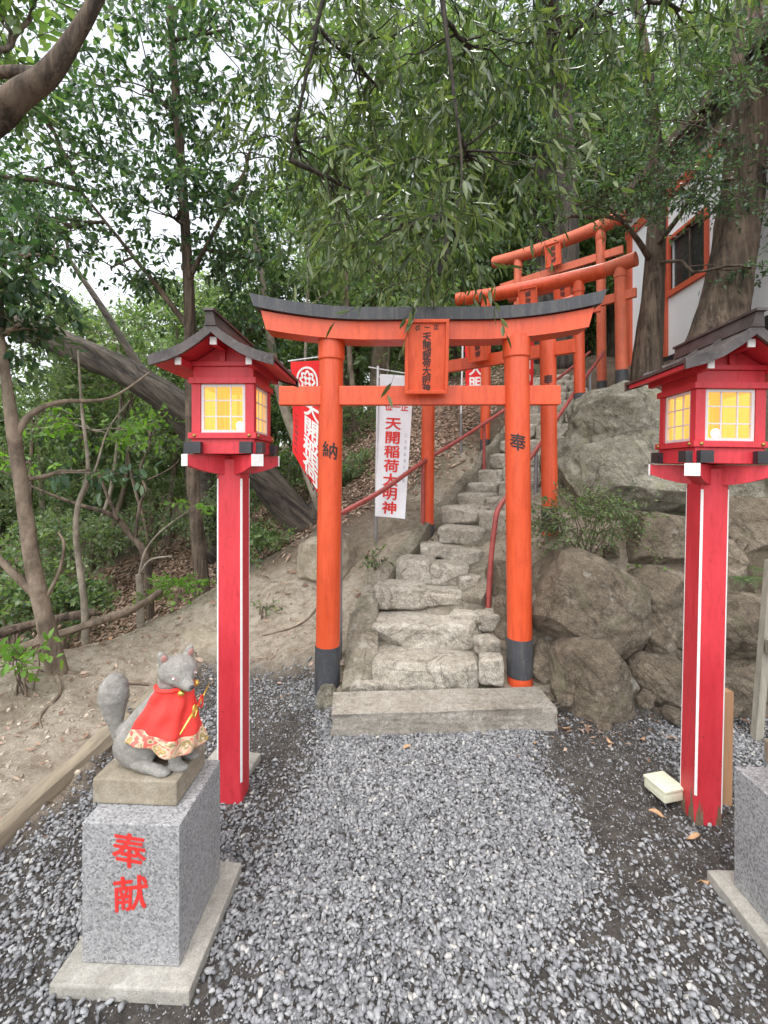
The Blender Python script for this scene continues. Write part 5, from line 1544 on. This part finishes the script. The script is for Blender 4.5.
# small tree before the white wall
tree('small_leaved_tree', 'thin straight tree with fine bluish leaves standing on the bank left of the thick trunk',
     [(floor_at(646, 385, 5.5), .20), (P(648, 350, 5.5), .160), (P(652, 300, 5.5), .125), (P(656, 240, 5.5), .105), (P(658, 180, 5.45), .085), (P(650, 100, 5.3), .07), (P(640, 20, 5.1), .05), (P(630, -50, 5), .03)],
     [EL(575, 205, 4.6, .35, .4, .10, .5), EL(610, 185, 4.7, .55, .45, .22, 1.1), EL(680, 190, 4.7, .5, .45, .2, .9), EL(590, 130, 4.9, .6, .5, .28, 1.0), EL(700, 120, 4.6, .7, .5, .3, 1.2), EL(650, 60, 4.8, .7, .6, .35, 1.2), EL(745, 60, 4.6, .6, .6, .4, 1.2), EL(632, 222, 4.5, .20, .25, .07, .2), EL(735, 180, 4.5, .35, .4, .16, .5), EL(750, 270, 4.5, .18, .2, .08, .2)],
     'leaf_fine', 'bark_brown', fol=dict(tw=105, l=.055, w=.024, per=9, droop=.2, L0=.15, L1=.4, sub=9, subr=.18),
     limbs=[[(P(652, 262, 5.5), .04), (P(630, 230, 5.2), .026), (P(600, 205, 4.9), .016), (P(560, 222, 4.6), .008)], [(P(653, 250, 5.5), .04), (P(680, 215, 5.1), .025), (P(700, 180, 4.8), .016), (P(725, 140, 4.6), .01)]], seed=6, r_limb=.022)
tree('thick_tree', 'thick straight conifer trunk rising in front of the white wall behind the right lantern roof',
     [(floor_at(706, 385, 5.0), .40), (P(716, 345, 5.0), .295), (P(724, 305, 5.0), .235), (P(738, 225, 5.0), .198), (P(745, 160, 5.0), .185), (P(749, 80, 5.0), .18), (P(756, -20, 5.0), .17), (P(764, -120, 5), .16)],
     [EL(700, -60, 4.6, 1.0, .8, .4, 1), EL(800, 60, 4.6, .6, .8, .5, 1), EL(790, 180, 4.6, .3, .4, .3, .4)], 'leaf_fine', 'bark_brown', fol=dict(tw=120, l=.06, w=.022, per=10, L0=.2, L1=.4), trunk_sides=40, rough=.16, seed=7, attach=.6)
# dark conifers behind the upper gates
tree('dark_conifer', 'dark straight trunk rising directly behind the topmost gate lintel',
     [(floor_at(541, 300, 10.5), .36), (P(541, 240, 10.5), .33), (P(543, 120, 10.5), .30), (P(545, 0, 10.4), .27), (P(546, -90, 10.4), .22)],
     [EL(520, 90, 9.6, 1.2, 1, .9, 1), EL(600, 60, 9.6, 1.2, 1, .9, .8), EL(530, -20, 9.5, 1.8, 1.2, .8, 1)], 'leaf_dark', 'bark_dark', fol=dict(tw=330, l=.13, w=.055, hi=False, per=9, L0=.3, L1=.6, sub=12), trunk_sides=24, rough=.12, seed=8)

# thin crooked trees in the hollow at the left
def bare(label, tr, limbs, barkm='bark_pale', cl=(), seed=0, leaf='leaf_bright', group='crooked saplings in the hollow'):
    return tree('crooked_sapling', label, tr, list(cl), leaf, barkm, group=group, fol=dict(tw=40, l=.07, w=.035, per=7, L0=.12, L1=.3, hi=True, spread=.95), limbs=limbs, seed=seed, trunk_sides=10, r_limb=.01, attach=.5)
bare('pale wavy sapling rising from the crest of the bank behind the slender tree',
     [(floor_at(86, 636, 3.7), .030), (P(84, 600, 3.7), .026), (P(80, 570, 3.7), .024), (P(76, 535, 3.7), .022), (P(78, 505, 3.7), .020), (P(88, 470, 3.75), .016), (P(82, 410, 3.8), .012), (P(78, 350, 3.8), .006)],
     [[(P(78, 505, 3.7), .014), (P(95, 470, 3.8), .010), (P(108, 430, 3.9), .007), (P(130, 400, 3.9), .004)]], cl=[EL(90, 430, 3.9, .35, .3, .12, .8)], seed=11)
bare('dark crooked sapling bending left over the leaf mound',
     [(floor_at(152, 590, 4.8), .045), (P(146, 560, 4.8), .04), (P(130, 535, 4.8), .034), (P(112, 515, 4.7), .028), (P(80, 505, 4.6), .02), (P(40, 490, 4.5), .012), (P(0, 470, 4.5), .008)],
     [[(P(135, 540, 4.8), .02), (P(140, 505, 4.9), .018), (P(146, 490, 4.9), .016), (P(140, 470, 4.9), .012), (P(150, 445, 4.9), .006)], [(P(118, 520, 4.7), .02), (P(105, 490, 4.7), .015), (P(98, 470, 4.7), .01)], [(P(148, 480, 4.9), .012), (P(175, 465, 4.9), .008), (P(190, 440, 4.9), .005)]],
     'bark_brown', cl=[EL(30, 460, 4.6, .4, .4, .12, .5), EL(150, 430, 5, .3, .3, .12, .5)], seed=12)
bare('stubby cut sapling with one long thin shoot arching right, in front of the leaf mound',
     [(floor_at(141, 606, 4.0), .034), (P(140, 590, 4.0), .032), (P(139, 574, 4.0), .030)],
     [[(P(139, 576, 4.0), .012), (P(145, 552, 4.02), .009), (P(160, 532, 4.05), .008), (P(184, 514, 4.1), .005)], [(P(139, 576, 4.0), .011), (P(150, 560, 4.0), .009), (P(172, 556, 4.0), .006)]], cl=[EL(190, 505, 4.2, .12, .12, .05, .15)], seed=13)
bare('bluish pale trunk slanting behind the left gate pillar and the red banner',
     [(floor_at(330, 540, 5.4), .075), (P(318, 500, 5.4), .066), (P(300, 450, 5.4), .06), (P(282, 400, 5.4), .055), (P(272, 350, 5.5), .05), (P(262, 280, 5.6), .04), (P(250, 200, 5.7), .03)], [], cl=[EL(250, 200, 5.8, .6, .5, .4, 2.5)], seed=14, leaf='leaf_dark', group=None)
bare('thin upright sapling behind the white banner pole',
     [(floor_at(430, 440, 6.9), .03), (P(424, 410, 6.9), .026), (P(418, 360, 6.9), .022), (P(424, 300, 6.9), .016), (P(420, 240, 6.9), .01)], [[(P(420, 390, 6.9), .012), (P(438, 372, 6.9), .008), (P(450, 350, 6.9), .005)]], 'bark_mid', cl=[EL(420, 270, 6.9, .5, .4, .4, 1.5)], seed=15, leaf='leaf_mid')
bare('leaning sapling on the leaf-covered slope left of the second gate',
     [(floor_at(466, 448, 6.4), .022), (P(458, 420, 6.4), .02), (P(446, 385, 6.4), .017), (P(440, 350, 6.4), .012), (P(432, 300, 6.4), .007)], [], 'bark_mid', cl=[EL(440, 320, 6.4, .4, .4, .3, .8)], seed=16, leaf='leaf_mid')
for i, (px, Y, r, lean) in enumerate([(15, 7.5, .05, 10), (48, 8.6, .06, -8), (110, 8.2, .05, 14), (128, 9.5, .07, -4), (168, 8.8, .06, 6), (225, 8.2, .05, -10), (262, 9.6, .07, 5), (288, 7.6, .035, 12), (355, 8.6, .06, -6), (385, 9.8, .08, 4), (-30, 8, .07, 5), (-90, 7, .08, 3), (150, 7.4, .03, -18), (85, 7.2, .035, 20), (240, 10.5, .09, 0), (340, 11, .09, 3)]):
    b0 = floor_at(px, 500, Y); h = 3.2 + (i * 37 % 10) * .15
    tr = [(b0, r * 1.25), (b0 + Vector((lean * .004, 0, .8)), r), (b0 + Vector((lean * .02, .05, 1.8)), r * .85), (b0 + Vector((lean * .03, 0, h)), r * .5)]
    c = tr[-1][0]
    tree('woodland_tree', 'slim grey-brown woodland tree in the hollow beyond the sandy bank', tr, [((c.x, c.y, c.z + .1), (.95, .8, .65), 1.0), ((c.x + .4, c.y - .2, c.z - .9), (.7, .6, .35), .5)], ('leaf_mid', 'leaf_hazed', 'leaf_hazed')[i % 3], ('bark_mid', 'bark_pale')[i % 2],
         group='slim trees in the hollow', fol=dict(tw=85, l=.10, w=.05, hi=False, per=9, L0=.25, L1=.5, sub=7), seed=30 + i, trunk_sides=10)

# taller trees of the wood behind, one model of each kind then copies
def wood_proto(label, leaf, barkm, seed, l=.16, w=.075, hgt=7):
    tr = [(Vector((0, 0, -.3)), .22), (Vector((.05, 0, 2)), .18), (Vector((-.1, .1, 5)), .14), (Vector((.1, 0, hgt)), .06)]
    cl = []
    rr_ = random.Random(seed)
    for k in range(15):
        z = 1.6 + (hgt - 1.2) * (k / 14); a = rr_.uniform(0, 6.28); q = rr_.uniform(.3, 1.5) * (1 - .4 * k / 14)
        cl.append(((math.cos(a) * q, math.sin(a) * q, z), (1.05, 1.05, .60), 1.0))
    return tree('forest_tree', label, tr, cl, leaf, barkm, group='trees of the wood behind the path', fol=dict(tw=125, l=l, w=w, hi=False, per=9, L0=.3, L1=.65, sub=8, subr=.22), seed=seed, trunk_sides=12, r_limb=.05, origin=Vector((0, 0, 0)))
protos = [wood_proto('tall evergreen tree of the wood behind the path', 'leaf_mid', 'bark_dark', 51), wood_proto('tall evergreen tree of the wood behind the path', 'leaf_hazed', 'bark_mid', 52), wood_proto('tall evergreen tree of the wood behind the path', 'leaf_hazed', 'bark_brown', 53)]
spots = []
rw = random.Random(9)
for row, (Y, n, x0, x1) in enumerate([(10, 5, -9.5, 0.5), (12.5, 8, -12, 4.5), (16, 11, -15, 12), (20, 15, -19, 17), (26, 16, -24, 22)]):
    for k in range(n):
        x = x0 + (x1 - x0) * (k + rw.uniform(.2, .8)) / n; y = Y + rw.uniform(-1.1, 1.1)
        spots.append((x, y, rw.uniform(.55, .75) if x < -2 else rw.uniform(.9, 1.2) + .1 * max(0, row - 2)))
spots += [(-9.5, 5.5, .6), (7.5, 9.5, 1), (9.5, 11, 1.1), (-11, 5, 1.1), (6, 12, 1.0)]
for i, (x, y, sc) in enumerate(spots):
    o = protos[i] if i < 3 else copy_tree(protos[i % 3])
    o.location = (x, y, H(x, y)); o.rotation_euler.z = rw.uniform(0, 6.28); o.scale = (sc, sc, sc * rw.uniform(.9, 1.1))

# ------------------------------------------------------------------ bushes and ferns
def bush(name, label, c, r, leaf, n, l, w, seed, group=None, hi=True, base=None, per=9, droop=.1, cat='shrub', L=(.08, .2), sub=9):
    c = Vector(c); base = Vector(base) if base is not None else Vector((c.x, c.y, c.z - r[2]))
    t = thing(name, label, cat, base, group)
    la, st_, subs = foliage([(c, r, 1.0)], n, L[0], L[1], per, l, w, droop, hi, sub, .3, .2, .9, .7)
    br = MB()
    for c0_, sc in subs:
        for i, s_ in enumerate(sc): limb_tube(br, Vector((.03 * math.sin(i * 2.4), .03 * math.cos(i * 2.4), -.04)), Vector(s_) - base, .007, .0025, seed + i, .12, 7, 5)
    br.build('stem', M['bark_mid'], t, smooth='all')
    crownmesh('foliage', la, st_, base, M[leaf], M['bark_mid'], t)
    return t
bush('azalea_bush', 'loose small-leaved azalea bush growing between the upper boulders and the right gate pillar', P(578, 520, 3.42), (.36, .24, .16), 'leaf_mid', 330, .030, .013, 1, base=P(582, 562, 3.45), sub=16)
bush('low_shrub', 'low leafy shrub at the foot of the tree trunk behind the left lantern post', P(262, 545, 4.9), (.28, .3, .16), 'leaf_mid', 120, .06, .03, 2)
bush('low_shrub', 'bright shrub at the crest of the bank between the saplings and the lantern post', P(178, 590, 4.2), (.22, .2, .07), 'leaf_bright', 50, .05, .025, 3)
bush('low_shrub', 'leafy sprig standing on the bank by the foot of the slender tree', P(24, 655, 2.75), (.09, .1, .10), 'leaf_bright', 16, .07, .032, 4, base=floor_at(24, 690, 2.75), per=6)
bush('low_shrub', 'tiny sprig on the sandy slope under the white banner', P(376, 558, 4.1), (.09, .08, .05), 'leaf_mid', 14, .05, .02, 5, base=P(380, 572, 4.1), per=6)
bush('low_shrub', 'small weed rooted in the sand right of the left lantern post', P(262, 610, 3.9), (.07, .06, .04), 'leaf_mid', 8, .05, .02, 6, base=floor_at(262, 620, 3.9), per=5)
bush('low_shrub', 'green weed in the crack above the large rounded boulder', P(650, 574, 3.35), (.06, .05, .035), 'leaf_bright', 12, .04, .02, 7, base=P(652, 582, 3.35), per=6)
for i, (px, py, Y, rx, rz, lf) in enumerate([(20, 560, 5.2, .6, .3, 'leaf_dark'), (70, 545, 6.5, .7, .3, 'leaf_mid'), (10, 610, 4.4, .5, .16, 'leaf_dark'), (150, 530, 7.4, .8, .3, 'leaf_mid'), (235, 510, 6.9, .6, .35, 'leaf_mid'), (30, 500, 8, 1.0, .4, 'leaf_mid'),
        (290, 470, 7.6, .6, .4, 'leaf_dark'), (345, 470, 7.2, .5, .35, 'leaf_mid'), (400, 425, 8.5, .8, .4, 'leaf_dark'), (470, 380, 9.5, .9, .5, 'leaf_dark'), (110, 480, 9.5, 1.2, .5, 'leaf_dark'), (200, 470, 9, 1.0, .5, 'leaf_mid'), (540, 340, 10, .8, .4, 'leaf_dark'), (340, 420, 9, 1.0, .5, 'leaf_mid'), (60, 600, 4.6, .3, .08, 'leaf_dark')]):
    bush('undergrowth_bush', 'leafy undergrowth bush on the floor of the wood beyond the bank', P(px, py, Y), (rx, rx * .8, rz), {'leaf_dark': 'leaf_mid', 'leaf_mid': 'leaf_hazed'}[lf], 200, .075, .038, 60 + i, 'undergrowth bushes in the wood', hi=False, base=floor_at(px, py, Y), L=(.15, .35), sub=10)  # leaf colours moved a step paler, haze over the wood put into the colour
def fern(label, base, n, l, seed):
    base = Vector(base); rr_ = random.Random(seed)
    t = thing('fern', label, 'fern', base)
    mb = MB()
    for k in range(n):
        a = 6.283 * k / n + rr_.uniform(-.3, .3); L_ = l * rr_.uniform(.7, 1.1); mm = 12
        pr = []
        for i in range(mm + 1):
            f = i / mm; q = Vector((math.cos(a) * L_ * f * .9, math.sin(a) * L_ * f * .9, L_ * (.75 * f - .85 * f * f))); pr.append(q)
        sdv = Vector((-math.sin(a), math.cos(a), 0))
        for i in range(1, mm):
            f = i / mm; w = L_ * .22 * math.sin(math.pi * min(1, f * .9 + .12)) + .004; d = (pr[i + 1] - pr[i]).normalized()
            for s in (-1, 1):
                b1 = pr[i]; b3 = pr[i] + d * L_ * .055; tip = pr[i] + sdv * s * w + d * L_ * .05 - Vector((0, 0, w * .25))
                mb.add([b1, b1.lerp(tip, .5) - d * L_ * .01, tip, b3.lerp(tip, .45)], [(0, 1, 2, 3)])
        mb.tube([q for q in pr[::3]], .002, 4)
    mb.build('fronds', M['leaf_mid'], t)
fern('small fern between the boulders just behind the red post near the frame edge', P(744, 580, 3.3), 11, .20, 1)
fern('second fern a little lower, cut by the frame edge', P(764, 572, 3.35), 9, .18, 2)

# ------------------------------------------------------------------ dead leaves
def litter(name, label, xy, l0, l1, mat_, lift=.008, tilt=.35):
    x, y = xy; n = len(x); z = HH(x, y) + rng.uniform(.002, lift, n)
    a = rng.uniform(0, 6.283, n); di = np.stack([np.cos(a), np.sin(a), rng.normal(0, tilt, n)], -1)
    e = .06; gxn = (HH(x + e, y) - HH(x - e, y)) / (2 * e); gyn = (HH(x, y + e) - HH(x, y - e)) / (2 * e)
    up = unit(np.stack([-gxn, -gyn, np.ones(n)], -1) + rng.normal(0, tilt * .6, (n, 3)))
    di = unit(di - up * (di * up).sum(-1, keepdims=True)); sd = np.cross(di, up)
    ll = rng.uniform(l0, l1, n)[:, None]; ww = ll * rng.uniform(.3, .5, n)[:, None]; cu = ll * rng.uniform(-.05, .2, n)[:, None]
    b = np.stack([x, y, z], -1)
    v = np.stack([b, b + di * ll * .45 + sd * ww * .5 + up * cu, b + di * ll, b + di * ll * .45 - sd * ww * .5 + up * cu, b + di * ll * .5], 1).reshape(-1, 3)
    k = (np.arange(n) * 5)[:, None, None]
    o = npmesh(name, v, [(np.array([[0, 4, 2, 1], [0, 3, 2, 4]])[None] + k).reshape(-1, 4)], mat_)
    tag(o, label, 'leaf litter', kind='stuff')
x = rng.uniform(-5, 2.6, 70000); y = rng.uniform(3.4, 12, 70000)
zz = HH(x, y); zone = sm(-.35, .1, zz) * (1 - sm(5.0, 6.3, y - .5 * np.clip(x, -1, 3))) * sm(-4.2, -3.0, x)
keep = rng.uniform(0, 1, len(x)) < np.clip(1 - zone, .018, 1) * np.where(x > 1.2, .4, 1)
litter('leaf_litter', 'brown dead leaves covering the floor of the wood and the slope', (x[keep], y[keep]), .05, .10, M['leaf_dead'], .03)
x = np.concatenate([rng.uniform(-3, -1.4, 260), rng.uniform(-1.4, .0, 240), rng.uniform(.8, 3.2, 70), rng.normal(1.1, .3, 16)]); y = np.concatenate([rng.uniform(1.6, 4, 260), rng.uniform(3, 4.8, 240), rng.uniform(2.55, 3.2, 70), rng.normal(2.55, .15, 16)])
x = np.concatenate([x, rng.uniform(.95, 3.0, 90), rng.uniform(1.0, 2.6, 90)]); y = np.concatenate([y, rng.normal(2.72, .10, 90), rng.uniform(2.9, 4.2, 90)])
litter('scattered_leaves', 'sparse dry leaves scattered on the sandy bank and at the foot of the boulders', (x, y), .03, .06, M['leaf_dead'], .01)
for i, (px, py, sz, a) in enumerate([(403, 748, .05, .3), (600, 735, .05, 1.0), (570, 730, .05, 2.2), (640, 738, .045, .5), (588, 714, .04, 2.8), (660, 790, .07, 2.4), (664, 816, .06, 2.6), (665, 800, .05, .9), (700, 838, .05, 3.0), (700, 880, .04, .2), (612, 742, .04, 1.9), (548, 715, .04, .7), (110, 655, .05, 2), (535, 745, .035, 1.2)]):
    d = CM @ Vector(((px - CX) / FPX, -(py - CY) / FPX, -1)); t = -(CAMH - .02) / d.z; p = Vector((0, 0, CAMH)) + d * t
    p.z = max(.014, H(p.x, p.y) + .008) if py > 700 else H(p.x, p.y) + .01
    mb = MB(); n = 8; vs = []
    for k in range(n + 1):
        f = k / n; w = sz * .26 * math.sin(math.pi * f ** .8) ** .8 if 0 < f < 1 else .0005
        for s in (-1, 0, 1): vs.append((f * sz, s * w, .004 * abs(s) * (1 + i % 3) + .012 * math.sin(f * 3 + i)))
    mb.add(vs, [(k * 3 + j, k * 3 + 3 + j, k * 3 + 4 + j, k * 3 + 1 + j) for k in range(n) for j in (0, 1)])
    mb.tube([(-.012, 0, .002), (0, 0, .004)], .001, 4)
    o = mb.build('fallen_leaf', M['leaf_fallen'], smooth='all'); o.location = p; o.rotation_euler.z = a
    tag(o, 'dry brown leaf lying on the gravel or soil near the steps', 'leaf', 'fallen leaves near the steps')
